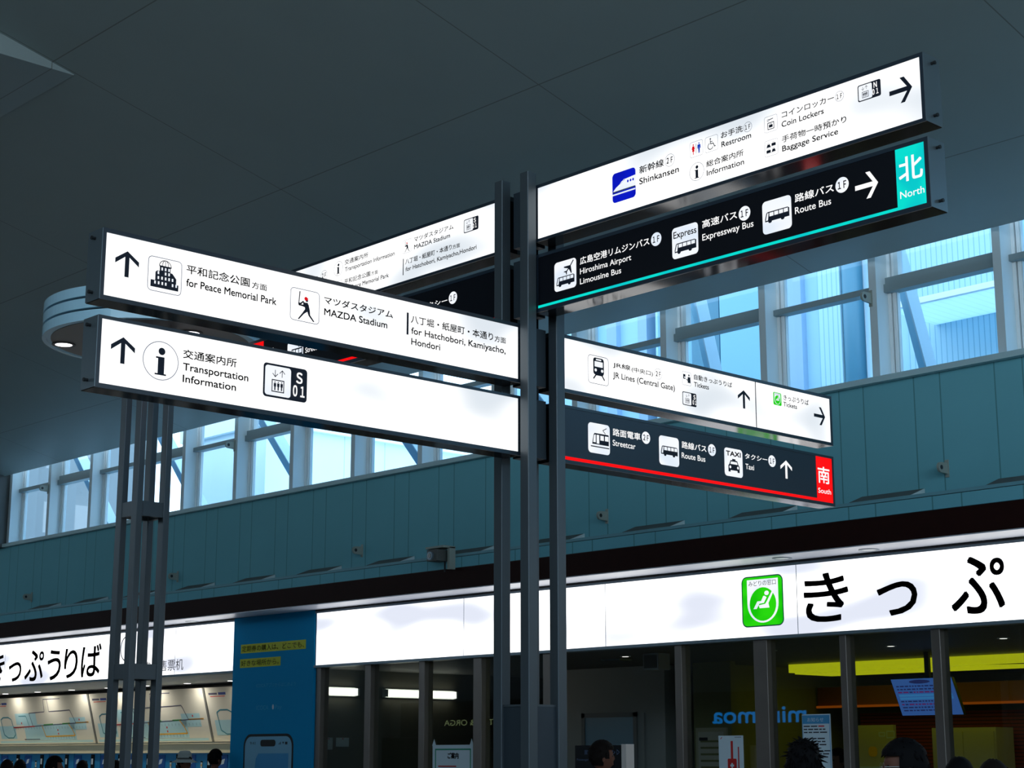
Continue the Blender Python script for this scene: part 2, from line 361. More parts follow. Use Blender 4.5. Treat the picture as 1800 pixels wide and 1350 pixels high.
def eye_bracket(x, z, y, label):
    """Small plate standing off the wall with a round eye in it."""
    b = MB(); n = 14; pts = [(y - 0.01, z - 0.055), (y - 0.01, z + 0.055)]
    pts += [(y - 0.12 - 0.05 * math.sin(math.pi * i / n), z + 0.05 * math.cos(math.pi * i / n)) for i in range(n + 1)]
    hole = [(y - 0.12 + 0.022 * math.cos(2 * math.pi * i / 17), z + 0.022 * math.sin(2 * math.pi * i / 17)) for i in range(17)]
    t = thing('eye_bracket', label, 'bracket', (x, y, z), 'eye brackets on the wall and mullions')
    b.prism(pts[::-1], 'x', x - 0.012, x + 0.012, 'bracket'); b.build('plate', t, (x, y, z))
    b = MB(); b.prism(hole, 'x', x + 0.0125, x + 0.0145, 'trim_dark'); b.build('eye', t, (x, y, z))
    b = MB(); b.box(x - 0.02, x + 0.02, y - 0.012, y - 0.001, z - 0.085, z + 0.085, 'bracket'); b.build('foot_plate', t, (x, y, z))
for x, z, lb in ((-27.46, 4.34, 'eye bracket on the teal wall at the far end, near the picture edge'), (-22.78, 4.34, 'eye bracket on the teal wall just beside the round-canopy column'),
                 (-18.19, 4.34, 'eye bracket on the teal wall between the column and the security camera'), (-13.61, 4.34, 'eye bracket on the teal wall beside the signpost'),
                 (-9.05, 4.34, 'eye bracket on the teal wall nearest the camera, below the windows')):
    eye_bracket(x, z, 14.2, lb)
for k, lb in ((1, 'eye bracket high on a window mullion at the far end of the windows'), (5, 'eye bracket high on a mullion beside the round-canopy column'), (13, 'eye bracket high on a mullion above the South sign arm')):
    eye_bracket(mull_x(k) + 0.02, 6.2, 14.2, lb)

# wedge-shaped lamp housings on the ledge
ORD = ['nearest', 'second nearest', 'third nearest', 'fourth nearest', 'fifth nearest', 'sixth nearest', 'seventh nearest', 'eighth nearest', 'ninth nearest', 'tenth nearest', 'eleventh nearest', 'twelfth nearest', 'farthest but one', 'farthest']
for i in range(-1, 12):
    x1 = -9.31 - 1.553 * i; x0 = x1 - 0.74
    lb = ('grey wedge-shaped lamp housing on the ledge at the picture edge' if i < 0 else 'grey wedge-shaped lamp housing on the ledge, %s to the camera of the full row' % ORD[i])
    t = thing('ledge_lamp', lb, 'lamp housing', (x1, 14.19, 4.0), 'wedge lamp housings on the ledge')
    b = MB(); b.prism([(13.72, 4.0), (14.19, 4.0), (14.19, 4.175)], 'x', x0, x1 - 0.012, 'wedge'); b.build('hood', t, (x1, 14.19, 4.0))
    b = MB(); b.prism([(13.72, 4.0), (14.19, 4.0), (14.19, 4.175)], 'x', x1 - 0.0115, x1, 'wedge_end'); b.build('end_plate', t, (x1, 14.19, 4.0))

# security camera on the parapet
t = thing('security_camera', 'boxy grey security camera on an angle bracket in front of the parapet', 'camera', (-15.5, 13.48, 3.85))
O = (-15.5, 13.48, 3.85)
b = MB(); b.box(-15.51, -15.47, 13.40, 13.494, 3.82, 4.09, 'bracket'); b.box(-15.80, -15.47, 13.30, 13.494, 4.075, 4.10, 'bracket'); b.build('bracket', t, O)
b = MB(); b.box(-15.76, -15.57, 13.29, 13.48, 3.925, 4.06, 'wedge'); b.build('camera_body', t, O)
b = MB(); b.cyl((-15.68, 13.29, 3.985), (0, -1, 0), 0.05, 0.03, 'trim_steel', 20); b.cyl((-15.68, 13.262, 3.985), (0, -1, 0), 0.03, 0.006, 'screen_blk', 20); b.build('lens', t, O)
b = MB(); b.cyl((-15.60, 13.44, 3.80), (0, 0, 1), 0.010, 0.13, 'trim_dark', 8); b.build('cable', t, O)

# ------------------------------------------------------------------ pictograms
def icon(mb, fr, kind, a0, a1, b0, b1, d, dark=False):
    """Draws a pictogram into the rectangle; dark = white plate on a dark sign."""
    W, H = a1 - a0, b1 - b0; S = min(W, H)
    X = lambda u: a0 + u * W
    Y = lambda v: b0 + v * H
    lay = [d]
    def nx(): lay[0] += 0.0006; return lay[0]
    def P(pts, m): mb.poly(fr, [(X(u), Y(v)) for u, v in pts], nx(), m)
    def R(u0, v0, u1, v1, m, r=0.0):
        if r: mb.poly(fr, rr(X(u0), X(u1), Y(v0), Y(v1), r * S), nx(), m)
        else: mb.rect(fr, X(u0), X(u1), Y(v0), Y(v1), nx(), m)
    def C(u, v, r, m, rv=None): mb.disc(fr, X(u), Y(v), r * W, nx(), m, (rv or r) * H)
    def Ln(pts, w, m): mb.line(fr, [(X(u), Y(v)) for u, v in pts], w * S, nx(), m)
    def T(s, u0, u1, v0, v1, m, mode='fit', off=0.012): mb.text(fr, s, X(u0), X(u1), Y(v0), Y(v1), nx(), m, mode, off)
    def plate(m='lit_icon'): mb.poly(fr, rr(a0, a1, b0, b1, 0.13 * S), nx(), m)
    def outline(w=0.018): mb.rring(fr, a0, a1, b0, b1, 0.13 * S, w * S, nx(), 'ink_thin')
    def bus(u0, v0, u1, v1):
        w, h = u1 - u0, v1 - v0; Q = lambda u, v: (u0 + u * w, v0 + v * h)
        P([Q(0, .12), Q(.0, .42), Q(.06, .93), Q(.11, 1), Q(.93, 1), Q(1, .9), Q(1, .17), Q(.0, .17)], 'ink')
        P([Q(.035, .28), Q(.05, .45), Q(.1, .9), Q(.155, .9), Q(.12, .28)], 'lit_icon')
        for k in range(4):
            ua = .19 + .2 * k
            P([Q(ua, .58), Q(ua + .165, .58), Q(ua + .165, .9), Q(ua, .9)], 'lit_icon')
        for uc in (.22, .74):
            mb.disc(fr, X(u0 + uc * w), Y(v0 + .13 * h), .075 * w * W, nx(), 'ink', .14 * h * H)
    if kind == 'bullet_train':
        mb.poly(fr, rr(a0, a1, b0, b1, 0.13 * S), nx(), 'lit_blue')
        P([(.03, .36), (.06, .42), (.16, .5), (.28, .56), (.4, .66), (.5, .71), (.58, .71), (1, .74), (1, .36)], 'lit_icon')
        P([(.3, .565), (.31, .585), (.44, .68), (.52, .70), (.56, .70), (.42, .61)], 'ink_blue'); P([(.32, .575), (.44, .67), (.53, .69), (.42, .615)], 'lit_icon')
        for u in (.68, .8, .91): mb.disc(fr, X(u), Y(.6), .035 * W, nx(), 'lit_blue', .045 * H)
        R(.04, .335, 1, .375, 'ink_thin'); R(.02, .24, 1, .29, 'lit_icon')
    elif kind == 'toilets':
        outline()
        C(.27, .8, .05, 'ink_red'); P([(.2, .72), (.34, .72), (.4, .5), (.34, .5), (.37, .36), (.3, .36), (.3, .16), (.24, .16), (.24, .36), (.17, .36), (.2, .5), (.14, .5)], 'ink_red')
        R(.485, .18, .515, .82, 'ink')
        C(.73, .8, .05, 'ink_blue'); P([(.62, .72), (.84, .72), (.87, .46), (.81, .46), (.8, .62), (.79, .16), (.74, .16), (.73, .42), (.72, .16), (.67, .16), (.66, .62), (.65, .46), (.59, .46)], 'ink_blue')
    elif kind == 'wheelchair':
        outline()
        C(.42, .82, .055, 'ink'); Ln([(.42, .74), (.43, .5), (.64, .5), (.74, .27), (.83, .3)], .055, 'ink'); Ln([(.43, .63), (.6, .63)], .045, 'ink')
        Ln([(.36 + 0, .55), (.26, .46), (.22, .35), (.27, .22), (.4, .14), (.54, .17), (.63, .28)], .05, 'ink')
    elif kind == 'info':
        mb.ring(fr, X(.5), Y(.5), W / 2, 0.014 * S + 0.0008, nx(), 'ink_thin', H / 2)
        C(.52, .745, .095, 'ink'); P([(.36, .6), (.6, .6), (.6, .17), (.66, .17), (.66, .13), (.34, .13), (.34, .17), (.42, .17), (.42, .555), (.36, .555)], 'ink')
    elif kind == 'locker':
        outline()
        mb.rring(fr, X(.25), X(.75), Y(.15), Y(.6), .01 * S, .05 * S, nx(), 'ink'); R(.36, .27, .64, .44, 'ink'); Ln([(.43, .44), (.43, .49), (.57, .49), (.57, .44)], .03, 'ink')
        mb.ring(fr, X(.32), Y(.74), .075 * S, .03 * S, nx(), 'ink'); Ln([(.38, .76), (.7, .79)], .05, 'ink')
    elif kind == 'baggage':
        outline()
        for (u, v, t) in ((.3, .56, 0), (.69, .58, 1), (.31, .2, 1), (.7, .2, 0)):
            P([(u - .16, v), (u + .16, v), (u + (.09 if t == 0 else .16), v + .18), (u - (.09 if t == 0 else .16), v + .18)], 'ink')
            Ln([(u - .06, v + .18), (u - .05, v + .23), (u + .05, v + .23), (u + .06, v + .18)], .022, 'ink')
        R(.14, .52, .86, .535, 'ink_thin'); R(.14, .15, .86, .165, 'ink_thin')
    elif kind in ('lift_N', 'lift_S'):
        mb.poly(fr, rr(a0, a1, b0, b1, 0.11 * S), nx(), 'ink')
        mb.poly(fr, rr(X(.04), X(.625), Y(.06), Y(.94), 0.09 * S), nx(), 'lit_icon')
        mb.rring(fr, X(.19), X(.475), Y(.17), Y(.54), .004 * S, .03 * S, nx(), 'ink')
        for u in (.262, .335, .408):
            C(u, .465, .012, 'ink', .02); P([(u - .026, .435), (u + .026, .435), (u + .026, .33), (u + .015, .33), (u + .013, .22), (u - .013, .22), (u - .015, .33), (u - .026, .33)], 'ink')
        Ln([(.255, .82), (.255, .62)], .022, 'ink'); Ln([(.195, .71), (.255, .615), (.315, .71)], .022, 'ink')
        Ln([(.41, .62), (.41, .82)], .022, 'ink'); Ln([(.35, .73), (.41, .825), (.47, .73)], .022, 'ink')
        T(WIDE(kind[-1]), .735, .87, .54, .86, 'lit_text', 'fit', 0.03); T(WIDE('01'), .665, .925, .14, .46, 'lit_text', 'fit', 0.03)
    elif kind == 'bus':
        plate(); bus(.09, .31, .93, .66)
    elif kind == 'express_bus':
        plate(); T('Express', .06, .94, .66, .87, 'ink', 'cap', 0.016); bus(.1, .13, .93, .48)
    elif kind == 'airport_bus':
        plate(); bus(.1, .13, .92, .47)
        Ln([(.9, .93), (.72, .72), (.55, .56)], .045, 'ink'); P([(.78, .78), (.47, .78), (.47, .74), (.68, .68)], 'ink'); P([(.78, .8), (.83, .5), (.79, .5), (.68, .68)], 'ink')
        P([(.6, .62), (.47, .61), (.48, .58), (.57, .57)], 'ink'); P([(.62, .6), (.61, .48), (.58, .49), (.56, .56)], 'ink')
    elif kind == 'dome':
        outline()
        P([(.09, .12), (.91, .12), (.91, .3), (.84, .3), (.84, .46), (.72, .6), (.66, .61), (.66, .75), (.34, .75), (.34, .61), (.27, .61), (.22, .56), (.22, .32), (.09, .32)], 'ink')
        n = 12; Ln([(.5 + .175 * math.cos(math.pi * i / n), .76 + .17 * math.sin(math.pi * i / n)) for i in range(n + 1)], .022, 'ink')
        for k in (-.5, 0, .5): Ln([(.5 + k * .175, .76), (.5 + k * .16, .85), (.5 + k * .07, .92)], .02, 'ink')
        R(.32, .735, .68, .77, 'ink')
        for v, us in ((.63, (.38, .48, .58)), (.5, (.27, .48, .58)), (.355, (.27, .375, .48, .58, .68)), (.2, (.17, .275, .38, .48, .68, .785))):
            for u in us: R(u, v, u + .045, v + .085, 'lit_icon')
    elif kind == 'baseball':
        outline()
        P([(.3, .92), (.335, .92), (.305, .56), (.275, .56)], 'ink')
        Ln([(.285, .56), (.3, .5), (.4, .5), (.5, .48)], .05, 'ink'); Ln([(.3, .54), (.36, .55), (.44, .63)], .045, 'ink')
        P([(.43, .65), (.47, .6), (.53, .6), (.58, .61), (.62, .54), (.66, .4), (.68, .24), (.83, .07), (.79, .05), (.62, .22), (.58, .33), (.47, .25), (.3, .05), (.26, .06), (.4, .25), (.5, .4), (.48, .48), (.43, .52)], 'ink')
        C(.55, .67, .045, 'ink'); C(.52, .72, .058, 'ink_red'); P([(.47, .72), (.58, .7), (.6, .725), (.57, .75)], 'ink_red')
    elif kind == 'train':
        outline()
        mb.poly(fr, rr(X(.25), X(.77), Y(.33), Y(.93), .1 * S), nx(), 'ink'); R(.38, .84, .64, .89, 'lit_icon', .015); R(.31, .61, .71, .8, 'lit_icon', .02)
        C(.36, .49, .055, 'lit_icon'); C(.67, .49, .055, 'lit_icon'); Ln([(.38, .34), (.24, .17)], .055, 'ink'); Ln([(.64, .34), (.78, .17)], .055, 'ink')
        P([(.33, .3), (.69, .3), (.72, .36), (.3, .36)], 'ink')
    elif kind == 'ticket':
        outline()
        P([(.1, .8), (.36, .8), (.36, .45), (.1, .45)], 'ink'); R(.2, .52, .33, .62, 'lit_icon'); C(.74, .77, .075, 'ink'); P([(.6, .64), (.88, .64), (.9, .2), (.58, .2), (.58, .42), (.44, .5), (.42, .44), (.56, .34)], 'ink')
    elif kind == 'streetcar':
        plate()
        P([(.18, .3), (.2, .42), (.25, .62), (.29, .67), (.93, .67), (.95, .64), (.95, .3)], 'ink'); P([(.22, .36), (.26, .58), (.3, .62), (.34, .62), (.34, .36)], 'lit_icon'); R(.38, .33, .5, .62, 'lit_icon')
        for u in (.55, .76): R(u, .45, u + .16, .61, 'lit_icon')
        R(.1, .2, .95, .235, 'ink'); Ln([(.78, .68), (.66, .79), (.84, .88)], .025, 'ink')
    elif kind == 'taxi':
        plate()
        T('TAXI', .1, .9, .73, .89, 'ink', 'fit', 0.05)
        P([(.2, .16), (.32, .16), (.32, .22), (.7, .22), (.7, .16), (.82, .16), (.82, .38), (.76, .44), (.7, .57), (.6, .58), (.6, .63), (.42, .63), (.42, .58), (.32, .57), (.26, .44), (.2, .38)], 'ink')
        P([(.35, .53), (.67, .53), (.71, .44), (.31, .44)], 'lit_icon'); C(.3, .33, .05, 'lit_icon'); C(.72, .33, .05, 'lit_icon')
    elif kind == 'green_seat':
        mb.poly(fr, rr(a0, a1, b0, b1, .12 * S), nx(), 'lit_green')
        n = 20; P([(.12, .94), (.12, .45)] + [(.5 - .38 * math.cos(math.pi * i / n), .45 - .38 * math.sin(math.pi * i / n) ) for i in range(n + 1)] + [(.88, .45), (.88, .94)], 'lit_icon')
        C(.5, .44, .325, 'lit_green', .335)
        T('みどりの窓口', .16, .83, .81, .915, 'ink', 'fit', 0.0)
        C(.6, .655, .055, 'lit_icon', .045); P([(.74, .7), (.78, .69), (.64, .45), (.66, .36), (.42, .36), (.4, .42), (.56, .44), (.6, .49)], 'lit_icon')
        P([(.55, .6), (.6, .57), (.53, .46), (.42, .45), (.35, .35), (.27, .35), (.37, .5), (.46, .5), (.52, .6)], 'lit_icon')
    return

def arrow(mb, fr, way, ca, cb, s, d, m):
    up = [(.5, 1), (1, .66), (1, .47), (.59, .77), (.59, 0), (.41, 0), (.41, .77), (0, .47), (0, .66)]
    pts = [(u - .5, v - .5) for u, v in up]
    if way == 'right': pts = [(v, -u) for u, v in pts]
    mb.poly(fr, [(ca + u * s, cb + v * s) for u, v in pts], d, m)

# ------------------------------------------------------------------ directional sign arms
def sign_arm(label, fr, a0, a1, zo, lit, thick, cap_at, dark, items, accent=None, face='sign_black'):
    """fr: front face; a0,a1 outer ends; zo outer heights; lit = (a0,a1,z0,z1) of the luminous face."""
    base = fr.p(a0 if cap_at == 'hi' else a1, zo[0], -thick / 2)
    t = thing('directional_sign', label, 'sign', base, 'directional sign arms on the signpost')
    def put(mb, name, par=t, smooth=False): return mb.build(name, par, base, smooth)
    def bx(mb, u0, u1, z0, z1, d0, d1, m):
        p, q = fr.p(u0, z0, d0), fr.p(u1, z1, d1)
        mb.box(min(p.x, q.x), max(p.x, q.x), min(p.y, q.y), max(p.y, q.y), z0, z1, m)
    l0, l1, z0, z1 = lit
    mb = MB(); bx(mb, a0 + 0.003, a1 - 0.003, zo[0], zo[1], -thick, -0.010, 'housing'); put(mb, 'housing')
    mb = MB()
    bx(mb, a0, a1, zo[0], z0, -0.010, 0.0, 'frame'); bx(mb, a0, a1, z1, zo[1], -0.010, 0.0, 'frame')
    bx(mb, a0, l0, z0, z1, -0.010, 0.0, 'frame'); bx(mb, l1, a1, z0, z1, -0.010, 0.0, 'frame'); put(mb, 'face_frame')
    mb = MB(); mb.rect(fr, l0, l1, z0, z1, -0.004, face if dark else 'lit_white'); bx(mb, l0, l1, z0, z1, -0.0095, -0.0045, 'housing'); put(mb, 'lit_panel' if not dark else 'face_panel')
    e = a1 if cap_at == 'hi' else a0; sg = 1 if cap_at == 'hi' else -1
    mb = MB(); bx(mb, min(e, e + sg * 0.004), max(e, e + sg * 0.004), zo[0] + 0.002, zo[1] - 0.002, -thick + 0.001, -0.002, 'cap'); put(mb, 'end_cap')
    for f in (0.12, 0.88):
        mb = MB(); p = fr.p(e, zo[0] + f * (zo[1] - zo[0]), -thick * 0.5); mb.cyl(p, fr.u * sg, 0.009, 0.022, 'bolt', 14); mb.cyl(p + fr.u * sg * 0.022, fr.u * sg, 0.011, 0.008, 'bolt', 14); put(mb, 'bolt')
    ink = 'lit_text' if dark else 'ink'
    if accent:
        col, s0, s1, zt = accent                         # block s0..s1 full height, stripe of height zt along the foot
        mb = MB()
        if s0 is not None: mb.rect(fr, s0, s1, z0, z1, -0.0030, col)
        mb.rect(fr, l0, s0 if s0 is not None and s0 > l0 + .01 else l1, z0, zt, -0.0030, col); put(mb, 'colour_band')
    for it in items:
        k = it[0]; mb = MB(); d = -0.0025
        if k == 'jp': mb.text(fr, it[1], it[2], it[3], it[4], it[5], d, it[6] if len(it) > 6 else ink, 'fit', 0.016); put(mb, 'lettering')
        elif k == 'en': mb.text(fr, it[1], it[2], it[3], it[4], it[4] + it[5], d, it[6] if len(it) > 6 else ink, 'cap', 0.010 if dark else 0.022); put(mb, 'lettering')
        elif k == 'icon': icon(mb, fr, it[1], it[2], it[3], it[4], it[5], d, dark); put(mb, 'pictogram')
        elif k == 'badge':
            a, c, r = it[2:5]
            if dark: mb.disc(fr, a, c, r, d, 'lit_icon')
            else: mb.ring(fr, a, c, r, 0.0022, d, 'ink_thin')
            mb.text(fr, WIDE(it[1]), a - r * .62, a + r * .62, c - r * .45, c + r * .45, d + 0.0008, 'ink', 'fit', 0.03); put(mb, 'floor_badge')
        elif k == 'arrow': arrow(mb, fr, it[1], it[2], it[3], it[4], d, ink); put(mb, 'arrow')
        elif k == 'bar': mb.rect(fr, it[1], it[2], it[3], it[4], d, ink); put(mb, 'divider')
    return t

FN = Frame((0, 7.658, 0), (1, 0, 0), (0, -1, 0))
FP = Frame((-8.05, 0, 0), (0, 1, 0), (1, 0, 0))
N1Z, N2Z, P1Z, P2Z = (5.006, 5.409), (4.513, 4.916), (4.034, 4.438), (3.545, 3.946)
sign_arm('white lit sign arm with blue train pictogram, above the teal North sign', FN, -7.99, -4.896, N1Z, (-7.958, -4.917, 5.026, 5.386), 0.16, 'hi', False, [
    ('icon', 'bullet_train', -7.26, -7.055, 5.105, 5.305), ('jp', '新幹線', -7.021, -6.814, 5.247, 5.297), ('badge', '2F', -6.762, 5.272, .041), ('en', 'Shinkansen', -7.023, -6.689, 5.176, .040),
    ('icon', 'toilets', -6.593, -6.489, 5.238, 5.338), ('icon', 'wheelchair', -6.469, -6.367, 5.238, 5.338), ('jp', 'お手洗', -6.342, -6.172, 5.299, 5.340), ('badge', '1F', -6.133, 5.317, .032), ('en', 'Restroom', -6.34, -6.11, 5.243, .034),
    ('icon', 'info', -6.601, -6.483, 5.081, 5.198), ('jp', '総合案内所', -6.464, -6.172, 5.146, 5.187), ('en', 'Information', -6.462, -6.17, 5.091, .034),
    ('icon', 'locker', -6.007, -5.908, 5.238, 5.338), ('jp', 'コインロッカー', -5.875, -5.497, 5.298, 5.337), ('badge', '1F', -5.459, 5.315, .031), ('en', 'Coin Lockers', -5.878, -5.573, 5.243, .034),
    ('icon', 'baggage', -6.009, -5.91, 5.088, 5.188), ('jp', '手荷物一時預かり', -5.88, -5.419, 5.146, 5.187), ('en', 'Baggage Service', -5.88, -5.479, 5.092, .034),
    ('icon', 'lift_N', -5.332, -5.176, 5.238, 5.338), ('arrow', 'right', -5.047, 5.228, .150)])
sign_arm('black lit sign arm with teal North end block and bus pictograms', FN, -7.99, -4.893, N2Z, (-7.958, -4.918, 4.541, 4.893), 0.16, 'hi', True, [
    ('icon', 'airport_bus', -7.801, -7.596, 4.62, 4.82), ('jp', '広島空港リムジンバス', -7.561, -6.947, 4.760, 4.810), ('badge', '1F', -6.889, 4.783, .044), ('en', 'Hiroshima Airport', -7.562, -7.105, 4.695, .038), ('en', 'Limousine Bus', -7.563, -7.194, 4.627, .038),
    ('icon', 'express_bus', -6.756, -6.544, 4.618, 4.818), ('jp', '高速バス', -6.509, -6.236, 4.765, 4.815), ('badge', '1F', -6.178, 4.783, .045), ('en', 'Expressway Bus', -6.511, -6.113, 4.687, .040),
    ('icon', 'bus', -6.043, -5.829, 4.614, 4.816), ('jp', '路線バス', -5.802, -5.526, 4.757, 4.807), ('badge', '1F', -5.467, 4.782, .046), ('en', 'Route Bus', -5.804, -5.548, 4.688, .040),
    ('arrow', 'right', -5.302, 4.737, .155), ('jp', '北', -5.085, -4.935, 4.697, 4.835), ('en', 'North', -5.085, -4.93, 4.604, .040)], ('lit_teal', -5.105, -4.918, 4.560))
sign_arm('white lit sign arm running back behind the signpost, level with the train arm', FN, -11.40, -8.26, N1Z, (-11.38, -8.30, 5.026, 5.386), 0.16, 'lo', False, [
    ('jp', 'JR線', -10.90, -10.70, 5.215, 5.255), ('jp', '(中央口)', -10.675, -10.44, 5.255, 5.293), ('badge', '2F', -10.362, 5.276, .041), ('icon', 'train', -11.18, -10.97, 5.105, 5.305), ('en', 'JR Lines (Central Gate)', -10.90, -10.30, 5.176, .036),
    ('icon', 'info', -10.237, -10.121, 5.235, 5.35), ('jp', '交通案内所', -10.1, -9.81, 5.304, 5.344), ('en', 'Transportation Information', -10.094, -9.494, 5.250, .032),
    ('icon', 'dome', -10.225, -10.125, 5.092, 5.192), ('jp', '平和記念公園', -10.099, -9.781, 5.150, 5.190), ('jp', '方面', -9.769, -9.69, 5.150, 5.180), ('en', 'for Peace Memorial Park', -10.093, -9.559, 5.095, .032),
    ('icon', 'baseball', -9.397, -9.299, 5.236, 5.338), ('jp', 'マツダスタジアム', -9.267, -8.83, 5.300, 5.338), ('en', 'MAZDA Stadium', -9.266, -8.866, 5.245, .032),
    ('bar', -9.394, -9.385, 5.073, 5.199), ('jp', '八丁堀・紙屋町・本通り', -9.366, -8.847, 5.150, 5.190), ('jp', '方面', -8.837, -8.758, 5.149, 5.180), ('en', 'for Hatchobori, Kamiyacho,Hondori', -9.361, -8.581, 5.096, .031),
    ('icon', 'lift_S', -8.715, -8.560, 5.238, 5.338)])
sign_arm('black lit sign arm running back behind the signpost, with red South end', FN, -11.39, -8.26, N2Z, (-11.37, -8.30, 4.541, 4.893), 0.16, 'lo', True, [
    ('arrow', 'up', -11.02, 4.74, .15), ('icon', 'streetcar', -10.82, -10.61, 4.618, 4.818), ('jp', '路面電車', -10.58, -10.30, 4.760, 4.810), ('badge', '2F', -10.235, 4.783, .044), ('en', 'Streetcar', -10.582, -10.35, 4.694, .040),
    ('icon', 'bus', -10.10, -9.89, 4.618, 4.818), ('jp', '路線バス', -9.86, -9.59, 4.760, 4.810), ('badge', '1F', -9.525, 4.783, .044), ('en', 'Route Bus', -9.86, -9.60, 4.688, .040),
    ('icon', 'taxi', -9.42, -9.21, 4.618, 4.818), ('jp', 'タクシー', -9.18, -8.89, 4.764, 4.806), ('badge', '1F', -8.829, 4.790, .045), ('en', 'Taxi', -9.18, -9.08, 4.688, .040),
    ('jp', '南', -11.34, -11.19, 4.70, 4.83), ('en', 'South', -11.345, -11.185, 4.604, .038)], ('lit_red', -11.37, -11.154, 4.562))
sign_arm('white lit sign arm with dome building and batter pictograms, nearest arm', FP, 4.456, 7.59, P1Z, (4.477, 7.564, 4.059, 4.413), 0.155, 'lo', False, [
    ('arrow', 'up', 4.612, 4.258, .148), ('icon', 'dome', 4.743, 4.962, 4.139, 4.339), ('jp', '平和記念公園', 4.992, 5.419, 4.282, 4.334), ('jp', '方面', 5.436, 5.541, 4.280, 4.318), ('en', 'for Peace Memorial Park', 4.994, 5.611, 4.208, .042),
    ('icon', 'baseball', 5.71, 5.925, 4.141, 4.341), ('jp', 'マツダスタジアム', 5.96, 6.492, 4.283, 4.330), ('en', 'MAZDA Stadium', 5.962, 6.448, 4.212, .041),
    ('bar', 6.604, 6.620, 4.200, 4.343), ('jp', '八丁堀・紙屋町・本通り', 6.639, 7.338, 4.282, 4.333), ('jp', '方面', 7.353, 7.453, 4.281, 4.320), ('en', 'for Hatchobori, Kamiyacho,', 6.643, 7.45, 4.212, .041), ('en', 'Hondori', 6.644, 6.882, 4.142, .041)])
sign_arm('white lit sign arm with big circled i and lift badge, lower nearest arm', FP, 4.455, 7.59, P2Z, (4.477, 7.564, 3.570, 3.927), 0.155, 'lo', False, [
    ('arrow', 'up', 4.613, 3.770, .148), ('icon', 'info', 4.737, 4.965, 3.640, 3.860), ('jp', '交通案内所', 4.993, 5.349, 3.790, 3.841), ('en', 'Transportation', 4.996, 5.432, 3.721, .041), ('en', 'Information', 4.997, 5.35, 3.653, .041), ('icon', 'lift_S', 5.535, 5.848, 3.652, 3.853)])
sign_arm('white lit sign arm with train front pictogram, running away from the camera', FP, 7.89, 11.008, P1Z, (7.94, 10.984, 4.059, 4.413), 0.155, 'hi', False, [
    ('icon', 'train', 8.227, 8.432, 4.136, 4.338), ('jp', 'JR線', 8.478, 8.656, 4.279, 4.322), ('jp', '(中央口)', 8.67, 8.892, 4.276, 4.316), ('badge', '2F', 8.949, 4.306, .040), ('en', 'JR Lines (Central Gate)', 8.477, 9.126, 4.209, .040),
    ('icon', 'ticket', 9.209, 9.307, 4.268, 4.369), ('jp', '自動きっぷうりば', 9.341, 9.775, 4.326, 4.366), ('en', 'Tickets', 9.339, 9.505, 4.273, .034), ('icon', 'lift_S', 9.207, 9.361, 4.118, 4.218), ('arrow', 'up', 9.910, 4.257, .142),
    ('bar', 10.047, 10.057, 4.059, 4.413), ('icon', 'green_seat', 10.266, 10.367, 4.268, 4.369), ('jp', 'きっぷうりば', 10.395, 10.711, 4.323, 4.365), ('en', 'Tickets', 10.391, 10.559, 4.273, .034), ('arrow', 'right', 10.847, 4.256, .145)])
sign_arm('slate sign arm with red South end block, lowest arm running away', FP, 7.89, 11.003, P2Z, (7.94, 10.982, 3.570, 3.927), 0.155, 'hi', True, [
    ('icon', 'streetcar', 8.222, 8.436, 3.648, 3.858), ('jp', '路面電車', 8.468, 8.749, 3.794, 3.845), ('badge', '2F', 8.807, 3.821, .044), ('en', 'Streetcar', 8.466, 8.696, 3.724, .040),
    ('icon', 'bus', 8.943, 9.156, 3.648, 3.859), ('jp', '路線バス', 9.189, 9.46, 3.795, 3.845), ('badge', '1F', 9.523, 3.820, .044), ('en', 'Route Bus', 9.186, 9.445, 3.722, .040),
    ('icon', 'taxi', 9.662, 9.871, 3.648, 3.860), ('jp', 'タクシー', 9.903, 10.168, 3.803, 3.843), ('badge', '1F', 10.226, 3.820, .045), ('en', 'Taxi', 9.906, 10.006, 3.724, .040), ('arrow', 'up', 10.398, 3.775, .142),
    ('jp', '南', 10.798, 10.945, 3.719, 3.848), ('en', 'South', 10.794, 10.957, 3.638, .038)], ('lit_red', 10.776, 10.982, 3.593), 'sign_slate')

# the signpost itself: four square posts, plates between them
O = (-8.125, 7.737, 0)
t = thing('signpost', 'dark four-legged signpost carrying the crossed sign arms', 'signpost', O)
XS, YS = ((-8.293, -8.213), (-8.037, -7.957)), ((7.566, 7.646), (7.829, 7.909))
for x0, x1 in XS:
    for y0, y1 in YS:
        b = MB(); b.bevbox(x0, x1, y0, y1, 0, 5.488, 'post', 0.006); b.build('post', t, O)
for z0, z1 in (N1Z, N2Z):
    b = MB(); b.box(-8.20, -8.05, 7.662, 7.815, z0 + .004, z1 - .004, 'post_dark'); b.build('cover_plate', t, O)
for z0, z1 in (P1Z, P2Z):
    b = MB(); b.box(-8.201, -8.054, 7.655, 7.822, z0 + .004, z1 - .004, 'post_dark'); b.build('cover_plate', t, O)
for z0, z1 in ((4.92, 5.0), (4.44, 4.51), (3.95, 4.03)):           # short struts between the arm levels
    b = MB(); b.box(-8.17, -8.08, 7.70, 7.78, z0, z1, 'housing'); b.build('strut', t, O)
for q in ((-8.213, -8.037, 7.585, 7.612), (-8.213, -8.037, 7.863, 7.89), (-8.006, -7.979, 7.646, 7.829), (-8.271, -8.244, 7.646, 7.829)):
    b = MB(); b.box(q[0], q[1], q[2], q[3], 0.05, 1.925, 'post_dark'); b.box(q[0], q[1], q[2] - .006, q[3] + .006, 1.925, 1.938, 'post'); b.build('base_panel', t, O)

